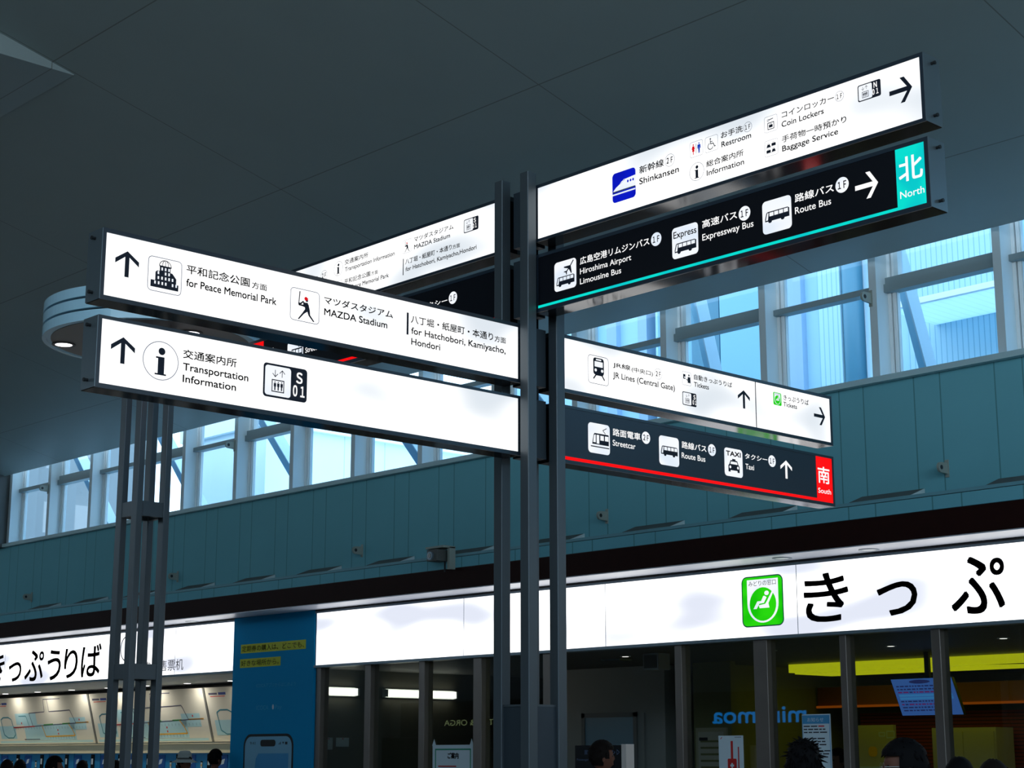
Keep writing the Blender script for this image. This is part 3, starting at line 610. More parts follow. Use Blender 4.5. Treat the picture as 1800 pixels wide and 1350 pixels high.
# ------------------------------------------------------------------ round canopy on its own column
nx_, ny_, sx1, sy1, px1, py1 = -12.222, 7.20, 0.086, 0.056, 0.243, 0.256
CX, CY, CZ = nx_ - (px1 + sx1) / 2 + .02, ny_ + (py1 + sy1) / 2, 5.03
O = (CX, CY, 0)
t = thing('canopy_column', 'four-post column carrying a round three-banded canopy with downlights', 'column', O)
for dx in (0, px1):
    for dy in (0, py1):
        b = MB(); b.bevbox(nx_ - dx - sx1, nx_ - dx, ny_ + dy, ny_ + dy + sy1, 0, CZ + 0.02, 'post', 0.005); b.build('post', t, O)
for z0, z1 in ((3.548, 3.67), (2.226, 2.348)):
    for q in ((nx_ - px1, nx_ - sx1, ny_ + .006, ny_ + .05), (nx_ - px1, nx_ - sx1, ny_ + py1 + .006, ny_ + py1 + .05), (nx_ - .06, nx_ - .008, ny_ + sy1, ny_ + py1), (nx_ - px1 - .06, nx_ - px1 - .008, ny_ + sy1, ny_ + py1)):
        b = MB(); b.box(*q, z0, z1, 'post'); b.build('crossbar', t, O)
RC = 0.90
b = MB(); b.lathe((CX, CY, CZ), [(0.001, 0.012), (0.001, 0.30), (RC - .06, 0.30), (RC - .06, 0.012)], 'dome_core', 72); b.build('canopy_core', t, O)
for z in (0.0, 0.102, 0.204):
    b = MB(); b.lathe((CX, CY, CZ), [(RC - .035, z), (RC - .035, z + .082), (RC, z + .082), (RC, z)], 'dome_band', 96); b.lathe((CX, CY, CZ), [(RC - .07, z + .006), (RC - .07, z + .012), (RC - .034, z + .012), (RC - .034, z + .006)], 'dome_band', 96); b.build('canopy_band', t, O)
b = MB(); b.lathe((CX, CY, CZ), [(0.001, 0.003), (0.001, 0.011), (RC - .07, 0.011), (RC - .07, 0.003)], 'dome_soffit', 72); b.build('canopy_soffit', t, O)
for dx, dy in ((-.52, -.54), (.56, .03), (-.05, .62), (-.66, .25), (.35, -.5), (.42, .5)):
    b = MB(); b.lathe((CX + dx, CY + dy, CZ), [(.072, -.003), (.072, .002), (.098, .002), (.098, -.003)], 'lamp_ring', 28)
    r = b.build('downlight', t, O)
    b = MB(); b.cyl((CX + dx, CY + dy, CZ - .001), (0, 0, 1), .072, .003, 'lamp', 28); b.build('lamp_glass', r, O)

# ------------------------------------------------------------------ facade signs
FF = Frame((0, 14.0, 0), (1, 0, 0), (0, -1, 0))
def fascia_sign(name, label, a0, a1, seams, items):
    O = (a0, 14.0, 2.8)
    t = thing(name, label, 'sign', O)
    b = MB(); b.box(a0, a1, 14.0, 14.15, 2.80, 3.565, 'trim_steel'); b.build('housing', t, O)
    b = MB(); b.box(a0, a1, 13.985, 14.0, 3.532, 3.556, 'trim_steel'); b.box(a0, a1, 13.99, 14.0, 3.556, 3.572, 'trim_dark'); b.box(a0, a1, 13.98, 14.0, 2.80, 2.832, 'trim_steel'); b.build('face_frame', t, O)
    b = MB(); b.rect(FF, a0 + .03, a1 - .01, 2.832, 3.532, 0.004, 'lit_big')
    for s in seams: b.rect(FF, s - .004, s + .004, 2.832, 3.532, 0.0046, 'paper')
    b.build('lit_panel', t, O)
    for it in items:
        b = MB()
        if it[0] == 'jp': b.text(FF, it[1], it[2], it[3], it[4], it[5], 0.008, 'ink', 'fit', it[6] if len(it) > 6 else 0.014); b.build('lettering', t, O)
        elif it[0] == 'ring': b.ring(FF, it[1], it[2], it[3], .02, 0.008, 'ink'); b.build('emblem', t, O)
        else: icon(b, FF, it[1], it[2], it[3], it[4], it[5], 0.006); b.rring(FF, it[2] - .004, it[3] + .004, it[4] - .004, it[5] + .004, .066, .012, .014, 'paper_green'); b.build('emblem', t, O)
    return t
fascia_sign('ticket_office_sign', 'long white lit fascia sign with green seat emblem over the glass shopfront', -18.93, 8, (-15.88, -13.46, -10.76, -8.0, -5.3, -2.6), [
    ('icon', 'green_seat', -11.468, -10.931, 2.935, 3.452), ('jp', 'き', -10.666, -10.128, 2.94, 3.415), ('jp', 'っ', -9.783, -9.329, 2.952, 3.267), ('jp', 'ぷ', -8.949, -8.385, 2.917, 3.436),
    ('jp', 'う', -7.93, -7.45, 2.92, 3.42), ('jp', 'り', -7.0, -6.55, 2.92, 3.42), ('jp', 'ば', -6.1, -5.5, 2.92, 3.42)])
fascia_sign('ticket_machine_sign', 'white lit fascia sign with black kana over the ticket machines', -40, -20.875, (-22.44, -25.1, -27.9, -30.6), [
    ('jp', 'き', -28.55, -27.915, 2.917, 3.40), ('jp', 'っ', -27.741, -27.286, 2.894, 3.214), ('jp', 'ぷ', -27.156, -26.515, 2.882, 3.387), ('jp', 'う', -26.369, -25.924, 2.874, 3.361), ('jp', 'り', -25.804, -25.371, 2.888, 3.359), ('jp', 'ば', -25.247, -24.629, 2.889, 3.397),
    ('ring', -23.842, 3.283, .2), ('jp', '自动售票机', -23.28, -22.197, 2.893, 3.06, 0.0)])
for x, y, lb in ((-10.74, 13.75, 'oval recessed downlight in the white soffit above the green emblem'), (-9.72, 13.8, 'oval recessed downlight in the white soffit above the large kana'), (-21.8, 13.86, 'recessed downlight in the white soffit beside the blue pillar')):
    t = thing('soffit_downlight', lb, 'lamp', (x, y, 3.58), 'downlights in the canopy soffit')
    b = MB(); b.lathe((x, y, 3.578), [(.07, -.006), (.07, .001), (.1, .001), (.1, -.004)], 'trim_steel', 28); b.build('rim', t, (x, y, 3.58))
    b = MB(); b.cyl((x, y, 3.574), (0, 0, 1), .07, .003, 'winframe', 28); b.build('lamp_glass', t, (x, y, 3.58))

# blue advertising pillar
O = (-19.9, 14.2, 0)
t = thing('advertising_pillar', 'blue advertising pillar with yellow captions and a phone picture', 'pillar', O)
b = MB(); b.box(-20.872, -18.932, 13.985, 14.19, 0.0, 3.578, 'poster_blue'); b.build('board', t, O)
FA = Frame((0, 13.985, 0), (1, 0, 0), (0, -1, 0))
for a0, a1, z0, z1, s in ((-20.68, -19.12, 3.065, 3.19, '定期券の購入は、どこでも、'), (-20.69, -19.70, 2.862, 2.985, '好きな場所から。')):
    b = MB(); b.rect(FA, a0, a1, z0, z1, .003, 'poster_yellow'); b.text(FA, s, a0 + .03, a1 - .04, z0 + .02, z1 - .02, .005, 'poster_ink', 'fit', .005); b.build('caption', t, O)
b = MB(); b.text(FA, 'ICOCAアプリからはじめよう', -20.27, -19.33, 2.575, 2.63, .003, 'poster_teal'); b.build('lettering', t, O)
b = MB(); b.text(FA, 'ICOCA', -20.25, -19.96, 2.265, 2.325, .003, 'poster_teal'); b.build('lettering', t, O)
b = MB(); b.text(FA, 'Pay', -19.80, -19.64, 2.25, 2.325, .003, 'poster_teal'); b.build('lettering', t, O)
b = MB(); b.disc(FA, -19.85, 2.30, .02, .003, 'paper', .035); b.build('emblem', t, O)
b = MB(); b.poly(FA, rr(-20.53, -19.345, 0.25, 1.935, .16), .003, 'phone_black'); b.poly(FA, rr(-20.495, -19.38, 0.285, 1.90, .14), .005, 'phone_glass')
b.poly(FA, rr(-20.12, -19.76, 1.765, 1.855, .04), .007, 'phone_black'); b.text(FA, '9:41', -20.37, -20.24, 1.79, 1.83, .007, 'paper_ink')
for i in range(4): b.rect(FA, -19.69 + .016 * i, -19.68 + .016 * i, 1.79, 1.80 + .009 * i, .007, 'paper_ink')
b.poly(FA, [(-19.60, 1.825), (-19.56, 1.825), (-19.58, 1.79)], .007, 'paper_ink'); b.rect(FA, -19.535, -19.48, 1.79, 1.825, .007, 'paper_ink')
b.poly(FA, [(-20.36, .6), (-19.45, .6), (-19.45, 1.67), (-20.16, 1.67), (-20.22, 1.6)], .007, 'machine'); b.build('phone_picture', t, O)

# ------------------------------------------------------------------ ticket machine bay
b = MB(); b.box(-41, -20.875, 14.15, 16.0, 2.80, 2.86, 'soffit'); struct(b.build('ceiling_bay'))
b = MB(); b.box(-41, -20.875, 15.95, 16.1, 0, 2.8, 'dark_wall'); struct(b.build('wall_bay'))
b = MB(); b.box(-20.9, -20.872, 14.19, 16.1, 0, 2.86, 'dark_wall'); struct(b.build('wall_bay_side'))
DL = ['first', 'second', 'third', 'fourth', 'fifth', 'sixth', 'seventh', 'eighth', 'ninth', 'tenth', 'eleventh', 'twelfth', 'thirteenth']
for i in range(8):
    x = -22.95 - 1.26 * i
    t = thing('bay_downlight', 'small downlight over the route maps, %s from the blue pillar' % DL[i], 'lamp', (x, 15.35, 2.8), 'downlights over the route maps')
    b = MB(); b.lathe((x, 15.35, 2.8), [(.04, -.008), (.04, -.001), (.06, -.001), (.06, -.006)], 'winframe', 20); b.build('rim', t, (x, 15.35, 2.8))
    b = MB(); b.cyl((x, 15.35, 2.792), (0, 0, 1), .055, .004, 'spot', 20); b.build('lamp_glass', t, (x, 15.35, 2.8))
    ld = bpy.data.lights.new('downlight_beam', 'AREA'); ld.shape = 'DISK'; ld.size = .1; ld.energy = 6.5; ld.color = (1, .93, .80); lo = bpy.data.objects.new('downlight_beam', ld); COL.objects.link(lo); lo.parent = t; lo.location = (0, 0, -.012)
class TiltFrame(Frame):
    def p(s, a, b, d=0.0):                            # board leaning back towards its foot
        f = (2.73 - b) / 0.86
        return Vector((a, 15.60 + 0.24 * f - d, b))
FT = TiltFrame((0, 0, 0), (1, 0, 0), (0, -1, 0))
BW = 3.74
for i in range(4):
    x1 = -20.90 if i == 0 else -24.15 - BW * (i - 1); x0 = -24.15 - BW * i + 0.05
    xr = x0 + BW - 0.09                                # the map is laid out for the whole board, the first is cut by the pillar
    O = ((x0 + x1) / 2, 15.8, 1.86)
    t = thing('route_map_board', 'tilted white railway fare map board, %s from the blue pillar' % DL[i], 'board', O, 'fare map boards over the ticket machines')
    b = MB(); P = FT.p; m_ = 'board'
    b.add([P(x0, 1.87), P(x1, 1.87), P(x1, 2.73), P(x0, 2.73), P(x0, 1.87, -.03), P(x1, 1.87, -.03), P(x1, 2.73, -.03), P(x0, 2.73, -.03)], [(0, 1, 2, 3), (7, 6, 5, 4), (0, 4, 5, 1), (1, 5, 6, 2), (2, 6, 7, 3), (3, 7, 4, 0)], m_); b.build('board', t, O)
    b = MB(); fx = lambda u: x0 + 0.06 + u * (BW - 0.2); fz = lambda v: 1.89 + v * 0.80
    def ok(u): return fx(u) < x1 - .02
    def seg(pts, w, m, d=.004):
        for p, q in zip(pts, pts[1:]):
            if ok(max(p[0], q[0])): b.line(FT, [(fx(p[0]), fz(p[1])), (fx(q[0]), fz(q[1]))], w, d, m)
    def rc(u0, u1, v0, v1, m, d=.002):
        if ok(u1): b.rect(FT, fx(u0), fx(u1), fz(v0), fz(v1), d, m)
    rc(.30, .84, .06, .42, 'board_blue'); rc(.22, .45, .42, .68, 'board_blue'); rc(.80, .96, .28, .55, 'board_blue'); rc(0, 1, 0, .05, 'board_blue'); rc(.02, .2, .1, .4, 'board_blue')
    seg([(.10, .12), (.06, .2), (.05, .55), (.08, .6), (.14, .6), (.17, .55), (.19, .2), (.16, .12), (.10, .12)], .02, 'map_teal')
    seg([(.18, .36), (.42, .38), (.98, .44)], .014, 'map_dark'); seg([(.18, .36), (.42, .38)], .02, 'map_red'); seg([(.52, .405), (.62, .415)], .022, 'map_green'); seg([(.72, .42), (.8, .425)], .022, 'map_green'); seg([(.86, .43), (.99, .44)], .02, 'map_orange')
    seg([(.40, .38), (.38, .68), (.55, .7), (.56, .98), (.74, .98)], .014, 'map_dark'); seg([(.60, .98), (.60, .7), (.82, .72), (.86, .43)], .014, 'map_dark')
    seg([(.50, .40), (.52, .14), (.83, .15), (.81, .3), (.78, .42)], .022, 'map_orange'); seg([(.26, .62), (.34, .62), (.36, .38)], .014, 'map_teal')
    for k in range(26): seg([(.2 + .03 * k, .36), (.2 + .03 * k, .31)], .006, 'map_dark')
    for k in range(11): seg([(.54 + .028 * k, .14), (.54 + .028 * k, .08)], .006, 'map_dark')
    for u, v in ((.28, .44), (.66, .26), (.66, .18), (.9, .48)): seg([(u, v), (u, v + .04)], .035, 'map_red')
    rc(.01, .08, .9, .94, 'map_dark'); rc(.09, .15, .895, .945, 'map_blue'); rc(.02, .14, .86, .875, 'map_red'); rc(.28, .45, .07, .09, 'map_dark'); rc(.28, .42, .03, .04, 'map_red')
    b.build('route_map', t, O)
    b = MB(); b.add([P(x1 - .0, 1.87, .012), P(x1 + .05, 1.87, .012), P(x1 + .05, 2.73, .012), P(x1, 2.73, .012), P(x1, 1.87, -.02), P(x1 + .05, 1.87, -.02), P(x1 + .05, 2.73, -.02), P(x1, 2.73, -.02)], [(0, 1, 2, 3), (7, 6, 5, 4), (0, 4, 5, 1), (1, 5, 6, 2), (2, 6, 7, 3), (3, 7, 4, 0)], 'wedge')
    if i: b.build('edge_strip', t, O)
b = MB(); b.box(-41, -20.9, 15.66, 15.95, 1.69, 1.845, 'cream'); b.box(-41, -20.9, 15.63, 15.95, 1.835, 1.85, 'cream'); b.box(-41, -20.9, 15.9, 15.95, 1.85, 1.88, 'trim_steel'); struct(b.build('trim_ledge'))
FM = Frame((0, 15.70, 0), (1, 0, 0), (0, -1, 0))
for i in range(12):
    x1 = -20.98 - 0.93 * i; x0 = x1 - 0.90
    O = ((x0 + x1) / 2, 15.8, 0)
    t = thing('ticket_machine', 'blue ticket machine under the fare maps, %s from the blue pillar' % DL[i], 'ticket machine', O, 'ticket machines under the fare maps')
    b = MB(); b.box(x0, x1, 15.70, 15.94, 0, 1.69, 'machine'); b.build('cabinet', t, O)
    b = MB(); b.box(x0 + .02, x0 + .26, 15.685, 15.70, 1.28, 1.66, 'machine_dk'); b.poly(FM, [(x0 + .08, 1.50), (x0 + .17, 1.52), (x0 + .2, 1.60), (x0 + .11, 1.58)], .017, 'paper'); b.build('side_panel', t, O)
    b = MB(); b.box(x0 + .62, x0 + .72, 15.68, 15.70, 1.35, 1.67, 'screen_blk'); b.rect(FM, x0 + .64, x0 + .70, 1.50, 1.60, .022, 'paper'); b.build('card_panel', t, O)
    b = MB(); b.box(x0 + .28, x0 + .6, 15.685, 15.70, 0.95, 1.32, 'screen_blk'); b.build('touch_screen', t, O)
    b = MB(); b.poly(FM, rr(x0 + .40, x0 + .47, 1.42, 1.56, .012), .003, 'screen_blk'); b.rect(FM, x0 + .41, x0 + .46, 1.44, 1.54, .005, 'paper'); b.rect(FM, x0 + .42, x0 + .45, 1.48, 1.51, .007, 'map_orange'); b.build('sticker', t, O)

# ------------------------------------------------------------------ ticket office: glass front and what stands behind it
MUL = [(-18.93, -18.82), (-17.86, -17.74), (-16.76, -16.65), (-15.73, -15.58), (-14.51, -14.39), (-12.46, -12.36), (-11.37, -11.19), (-10.28, -10.20), (-9.22, -9.12), (-8.15, -8.05), (-7.1, -7.0)]
for m0, m1 in MUL:
    b = MB(); b.bevbox(m0, m1, 14.02, 14.17, 0, 2.80, 'metal', .008); struct(b.build('trim_shopfront'))
n = NW
for (p0, p1), (q0, q1) in zip(MUL, MUL[1:]):
    if abs(p1 + 14.39) < .01: continue                 # the open doorway
    n += 1
    b = MB(); b.box(p1, q0, 14.09, 14.10, 0.05, 2.80, 'shopglass'); struct(b.build('window_%d' % n))
b = MB(); b.box(-19.1, 8, 14.16, 22, 2.80, 2.86, 'office_ceil'); struct(b.build('ceiling_office'))
b = MB(); b.box(-19.2, -19.08, 14.19, 22, 0, 2.8, 'office_wall'); struct(b.build('wall_office_left'))
b = MB(); b.box(-19.2, 8, 21.9, 22.0, 0, 2.8, 'office_wall'); struct(b.build('wall_office_back'))
b = MB(); b.box(-17.2, -15.2, 16.9, 17.0, 0, 2.8, 'partition'); b.box(-15.25, -15.2, 17.0, 21.9, 0, 2.8, 'partition'); struct(b.build('wall_office_partition'))
b = MB(); b.box(-14.62, -14.0, 16.8, 16.9, 0, 2.8, 'olive'); b.box(-14.62, -14.55, 16.9, 21.9, 0, 2.8, 'olive'); struct(b.build('wall_office_olive'))
b = MB(); b.box(-14.0, -7.0, 19.5, 19.6, 0, 2.2, 'redwood'); struct(b.build('wall_office_slatted'))
# strip lamps on the office side wall
for y0, y1, lb in ((14.21, 14.82, 'short bright strip lamp on the office wall next to the blue pillar'), (15.30, 16.63, 'long bright strip lamp on the office side wall')):
    O = (-19.05, (y0 + y1) / 2, 2.5)
    t = thing('strip_lamp', lb, 'lamp', O)
    b = MB(); b.box(-19.08, -19.04, y0, y1, 2.44, 2.56, 'winframe'); b.build('lamp_base', t, O)
    b = MB(); b.box(-19.04, -18.99, y0 + .03, y1 - .03, 2.455, 2.545, 'tube'); b.build('diffuser', t, O)
    for yy in (y0, y1 - .03):
        b = MB(); b.box(-19.04, -18.985, yy, yy + .03, 2.45, 2.55, 'winframe'); b.build('end_piece', t, O)
# door in the grey partition
O = (-16.2, 16.88, 0)
t = thing('partition_door', 'grey panelled door with a frosted pane inside the doorway', 'door', O)
b = MB(); b.box(-16.72, -15.55, 16.87, 16.90, 0, 2.19, 'partition'); b.build('door_leaf', t, O)
b = MB(); b.box(-16.62, -15.72, 16.86, 16.87, 1.0, 2.14, 'partition_pane'); b.build('pane', t, O)
b = MB()
for q in ((-16.68, -16.62, 1.0, 2.2), (-15.72, -15.66, 1.0, 2.2), (-16.68, -15.66, 2.14, 2.2)): b.box(q[0], q[1], 16.845, 16.87, q[2], q[3], 'hallwall')
b.build('pane_frame', t, O)
b = MB(); b.cyl((-15.6, 16.87, 1.0), (0, -1, 0), .015, .05, 'metal', 12); b.box(-15.68, -15.585, 16.81, 16.825, .985, 1.015, 'metal'); b.build('handle', t, O)
O = (-13.6, 14.9, 2.8)
t = thing('ceiling_speaker', 'grey box hanging from the office ceiling inside the doorway', 'speaker', O)
b = MB(); b.box(-13.73, -13.49, 14.9, 15.1, 2.61, 2.80, 'partition'); b.build('body', t, O)
b = MB(); b.box(-13.71, -13.51, 14.893, 14.9, 2.63, 2.78, 'wedge'); b.build('grille', t, O)
b = MB(); b.box(-14.9, -14.58, 15.4, 15.62, 2.785, 2.80, 'trim_steel'); b.box(-14.87, -14.61, 15.43, 15.59, 2.78, 2.786, 'wedge'); tag(b.build('air_vent', None, (-14.74, 15.5, 2.8)), 'flat square air vent in the ceiling above the doorway', 'vent')
for x, y, lb in ((-14.2, 15.1, 'small oval spotlight in the office ceiling above the doorway'), (-12.3, 15.5, 'small spotlight in the office ceiling beyond the doorway'), (-10.9, 15.8, 'small spotlight in the office ceiling above the lime band'), (-9.4, 15.6, 'small spotlight in the office ceiling nearest the picture edge')):
    t = thing('office_spotlight', lb, 'lamp', (x, y, 2.8), 'spotlights in the office ceiling')
    b = MB(); b.lathe((x, y, 2.8), [(.04, -.008), (.04, -.001), (.065, -.001), (.065, -.006)], 'winframe', 20); b.build('rim', t, (x, y, 2.8))
    b = MB(); b.cyl((x, y, 2.793), (0, 0, 1), .045, .004, 'tube', 20); b.build('lamp_glass', t, (x, y, 2.8))
# lime soffit band and orange shelf band behind, glow put into their materials
O = (-11.5, 18.0, 2.7)
t = thing('lime_soffit_band', 'long glowing lime soffit band below the office ceiling', 'lamp', O)
b = MB(); b.box(-14.0, -7.5, 17.98, 18.1, 2.69, 2.795, 'lime'); b.build('front_panel', t, O)
b = MB(); b.prism([(-14.0, 18.11), (-11.2, 18.11), (-9.2, 18.9), (-14.0, 18.9)], 'z', 2.675, 2.69, 'lime'); b.build('bottom_panel', t, O)
O = (-13, 19.0, 2.3)
t = thing('orange_shelf_band', 'dim glowing orange shelf band running under the lime band', 'lamp', O)
b = MB(); b.box(-14.5, -10.5, 19.2, 19.24, 2.27, 2.30, 'orange'); b.build('glow_strip', t, O)
b = MB(); b.box(-14.5, -10.5, 19.24, 19.3, 2.27, 2.55, 'brown_back'); b.build('back_panel', t, O)
for y0, y1, z0, z1, lb in ((14.30, 14.44, 1.72, 1.88, 'small white sheet on the office wall, standing in for a reflection, below the short lamp'), (14.50, 14.72, 1.76, 1.88, 'wider white sheet on the office wall beside the small one, standing in for a reflection')):
    O = (-19.08, (y0 + y1) / 2, z0)
    t = thing('reflection_sheet', lb, 'paper', O)  # added sheets stand in for white reflections in the office glass
    b = MB(); b.box(-19.08, -19.074, y0, y1, z0, z1, 'paper'); b.build('sheet', t, O)
    b = MB(); b.cyl((-19.074, (y0 + y1) / 2, z1 - .015), (1, 0, 0), .008, .008, 'paper_red', 10); b.build('pin', t, O)
# cabinets, white board
def cabinet(x0, x1, y, z1, doors, label):
    O = ((x0 + x1) / 2, y, 0)
    t = thing('storage_cabinet', label, 'cabinet', O)
    b = MB(); b.box(x0, x1, y, y + .4, 0, z1, 'cabinet'); b.build('carcass', t, O)
    w = (x1 - x0 - .04) / doors
    for k in range(doors):
        b = MB(); b.box(x0 + .02 + w * k + .004, x0 + .02 + w * (k + 1) - .004, y - .02, y, .06, z1 - .05, 'cabinet'); d = b.build('door', t, O)
        b = MB(); b.box(x0 + .02 + w * (k + (.88 if k % 2 == 0 else .08)), x0 + .02 + w * (k + (.88 if k % 2 == 0 else .08)) + .02, y - .035, y - .02, .9, 1.05, 'metal'); b.build('handle', d, O)
cabinet(-12.55, -11.63, 19.0, 1.98, 2, 'beige two-door cabinet against the red slatted wall')
O = (-13.6, 19.1, 0)
t = thing('information_panel', 'pale standing panel with a luggage symbol and yellow tag', 'panel', O)
b = MB(); b.box(-14.0, -13.2, 19.1, 19.16, 0, 2.03, 'cabinet'); b.build('panel', t, O)
FI = Frame((0, 19.1, 0), (1, 0, 0), (0, -1, 0))
b = MB(); b.rring(FI, -13.31, -13.20 + .02, 1.86, 1.955, .01, .015, .003, 'paper'); b.rring(FI, -13.43, -13.33, 1.88, 1.94, .01, .015, .003, 'paper'); b.build('symbol', t, O)
b = MB(); b.poly(FI, rr(-13.60, -13.46, 1.625, 1.755, .05), .004, 'yellow_tag'); b.build('tag', t, O)
b = MB(); b.box(-14.0, -13.2, 19.06, 19.1, 1.2, 1.5, 'paper'); b.build('leaflet_tray', t, O)
O = (-14.2, 16.78, 0)
t = thing('notice_board', 'framed beige notice board on the olive office wall', 'board', O)
b = MB(); b.box(-14.56, -14.06, 16.76, 16.8, .6, 1.98, 'cabinet'); b.build('frame', t, O)
FB = Frame((0, 16.76, 0), (1, 0, 0), (0, -1, 0))
b = MB(); b.rect(FB, -14.52, -14.1, .65, 1.93, .002, 'board')
for k in range(5): b.rect(FB, -14.48, -14.16, 1.48 + .08 * k, 1.505 + .08 * k, .004, 'olive')
b.rect(FB, -14.50, -14.36, 1.82, 1.86, .004, 'paper_ink'); b.build('notice', t, O)
# tilted blue notice screen
O = (-11.3, 17.3, 2.5)
t = thing('notice_screen', 'tilted blue notice screen hanging behind the glass, with lines of text', 'screen', O)
class TiltS(Frame):
    def p(s, a, b, d=0.0): return Vector((a + (b - 2.10) * -0.17, 17.0 + (b - 2.10) * -0.25 - d, b))
FS = TiltS((0, 0, 0), (1, 0, 0), (0, -1, 0)); P = FS.p
sa, sb = -11.62, -10.80
b = MB(); b.add([P(sa, 2.08), P(sb, 2.08), P(sb, 2.50), P(sa, 2.50), P(sa, 2.08, -.05), P(sb, 2.08, -.05), P(sb, 2.50, -.05), P(sa, 2.50, -.05)], [(0, 1, 2, 3), (7, 6, 5, 4), (0, 4, 5, 1), (1, 5, 6, 2), (2, 6, 7, 3), (3, 7, 4, 0)], 'screen_blk'); b.build('body', t, O)
b = MB(); b.rect(FS, sa + .005, sb - .005, 2.085, 2.495, .002, 'notice_screen'); b.disc(FS, -11.24, 2.46, .14, .004, 'notice_dark', .022)
for k, m_ in enumerate(('notice_dark', 'notice_dark', 'notice_red', 'notice_pale', 'notice_pale', 'notice_dark', 'notice_red', 'notice_dark', 'notice_dark')):
    z = 2.405 - .034 * k
    if m_ == 'notice_pale': b.rect(FS, sa + .05, sb - .06, z - .008, z + .02, .004, m_)
    else:
        u = sa + .05
        while u < sb - .15:
            w = random.uniform(.02, .07); b.rect(FS, u, u + w, z, z + .014, .005, m_ if random.random() < .7 else 'notice_dark'); u += w + .014
b.build('display', t, O)
b = MB(); b.box(-11.3, -11.24, 17.02, 17.06, 2.45, 2.80, 'trim_dark'); b.build('hanger', t, O)
# posters on the glass
FG = Frame((0, 14.09, 0), (1, 0, 0), (0, -1, 0))
def poster(label, a0, a1, z0, z1, draw):
    O = ((a0 + a1) / 2, 14.08, z0)
    t = thing('poster', label, 'poster', O)
    b = MB(); b.box(a0, a1, 14.083, 14.089, z0, z1, 'paper'); b.build('sheet', t, O)
    b = MB(); draw(b); b.build('print', t, O)
    return t, O
def d1(b):
    b.rring(FG, -16.50, -15.83, 1.03, 1.72, .005, .018, .009, 'paper_green'); b.text(FG, 'ご案内', -16.26, -16.06, 1.60, 1.67, .009, 'paper_ink', 'fit', .04)
    for k in range(9): b.rect(FG, -16.44, -16.44 + random.uniform(.3, .54), 1.50 - .05 * k, 1.515 - .05 * k, .009, 'paper_red' if k == 0 else 'paper_ink')
t, O = poster('white notice with green border taped to the glass near the signpost', -16.55, -15.78, 0.98, 1.765, d1)
for a in (-16.52, -15.82):
    b = MB(); b.poly(FG, [(a - .04, 1.755), (a + .04, 1.755), (a, 1.84)], .0075, 'paper'); b.build('tape', t, O)
def d2(b):
    b.poly(FG, rr(-11.80, -11.68, 1.0, 1.60, .012), .009, 'paper_red'); b.rect(FG, -11.755, -11.725, 1.6, 1.78, .009, 'paper_red'); b.rect(FG, -11.765, -11.715, 1.52, 1.54, .011, 'paper'); b.rect(FG, -11.75, -11.73, 1.505, 1.555, .0115, 'paper')
    b.rect(FG, -11.66, -11.645, 1.50, 1.72, .009, 'paper_red'); b.rect(FG, -11.70, -11.61, 1.815, 1.82, .009, 'paper_ink'); b.line(FG, [(-11.89, 1.80), (-11.87, 1.82)], .008, .009, 'paper_red')
poster('pale poster with a red screwdriver shape on the glass', -11.92, -11.59, 0.95, 1.835, d2)
def d3(b):
    b.rect(FG, -10.81, -10.48, 1.94, 2.02, .009, 'paper_blue')
    b.text(FG, 'お知らせ', -10.75, -10.55, 1.96, 2.0, .011, 'paper', 'fit', 0)
    for k in range(11):
        z = 1.91 - .03 * k
        if k in (3, 7): continue
        u = -10.80
        while u < -10.55: w = random.uniform(.03, .09); b.rect(FG, u, u + w, z, z + .012, .009, 'paper_red' if (k == 0 and u > -10.66) else 'paper_ink'); u += w + .012
    b.rring(FG, -10.815, -10.477, 1.42, 2.025, .004, .006, .0095, 'paper_blue')
poster('pale blue timetable notice on the glass behind the tousled head', -10.82, -10.47, 1.40, 2.035, d3)
# black queue stand in front of the doorway
O = (-12.6, 13.0, 0)
t = thing('queue_stand', 'black standing sign with white arrow outlines before the doorway', 'stand', O)
b = MB(); b.box(-12.97, -12.30, 13.0, 13.04, .7, 1.735, 'screen_blk'); b.build('panel', t, O)
b = MB(); b.box(-12.30, -12.235, 13.0, 13.12, .02, 1.745, 'stand_pale'); b.build('side', t, O)
b = MB(); b.box(-13.0, -12.2, 12.9, 13.25, 0, .03, 'screen_blk'); b.build('base', t, O)
b = MB(); b.box(-12.7, -12.6, 13.04, 13.10, .03, .9, 'stand_pale'); b.build('leg', t, O)
FQ = Frame((0, 13.0, 0), (1, 0, 0), (0, -1, 0))
b = MB(); b.text(FQ, '案内', -12.83, -12.72, 1.64, 1.69, .003, 'ink_thin'); b.text(FQ, 'Passenger', -12.94, -12.76, 1.58, 1.60, .003, 'ink_thin', 'cap'); b.build('lettering', t, O)
for k in range(3):
    b = MB(); x = -12.48 + .06 * k; b.line(FQ, [(x, 1.69), (x + .035, 1.665), (x, 1.64), (x, 1.69)], .006, .003, 'ink_thin'); b.build('arrow', t, O)

# ------------------------------------------------------------------ across the hall (seen mirrored in the office glass)
O = (-25, -4.6, 2.3)
t = thing('shop_fascia', 'dark shop fascia across the hall with glowing blue rounded letters', 'sign', O)
b = MB(); b.box(-40, -20, -4.95, -4.6, 2.21, 3.2, 'shopfront'); b.build('fascia_board', t, O)
FH = Frame((0, -4.6, 0), (-1, 0, 0), (0, 1, 0))
b = MB(); b.text(FH, 'minamoa', 25.05, 27.9, 2.44, 2.80, .02, 'neon_blue', 'fit', .025); b.build('lettering', t, O)
b = MB(); b.text(FH, 'TUR & ORGA', 35.9, 38.0, 2.52, 2.68, .02, 'neon_cream', 'fit', .0); b.build('lettering', t, O)
b = MB(); b.box(-41, 8, -5.0, -4.7, 0, 2.2, 'shopfront'); struct(b.build('wall_shops'))

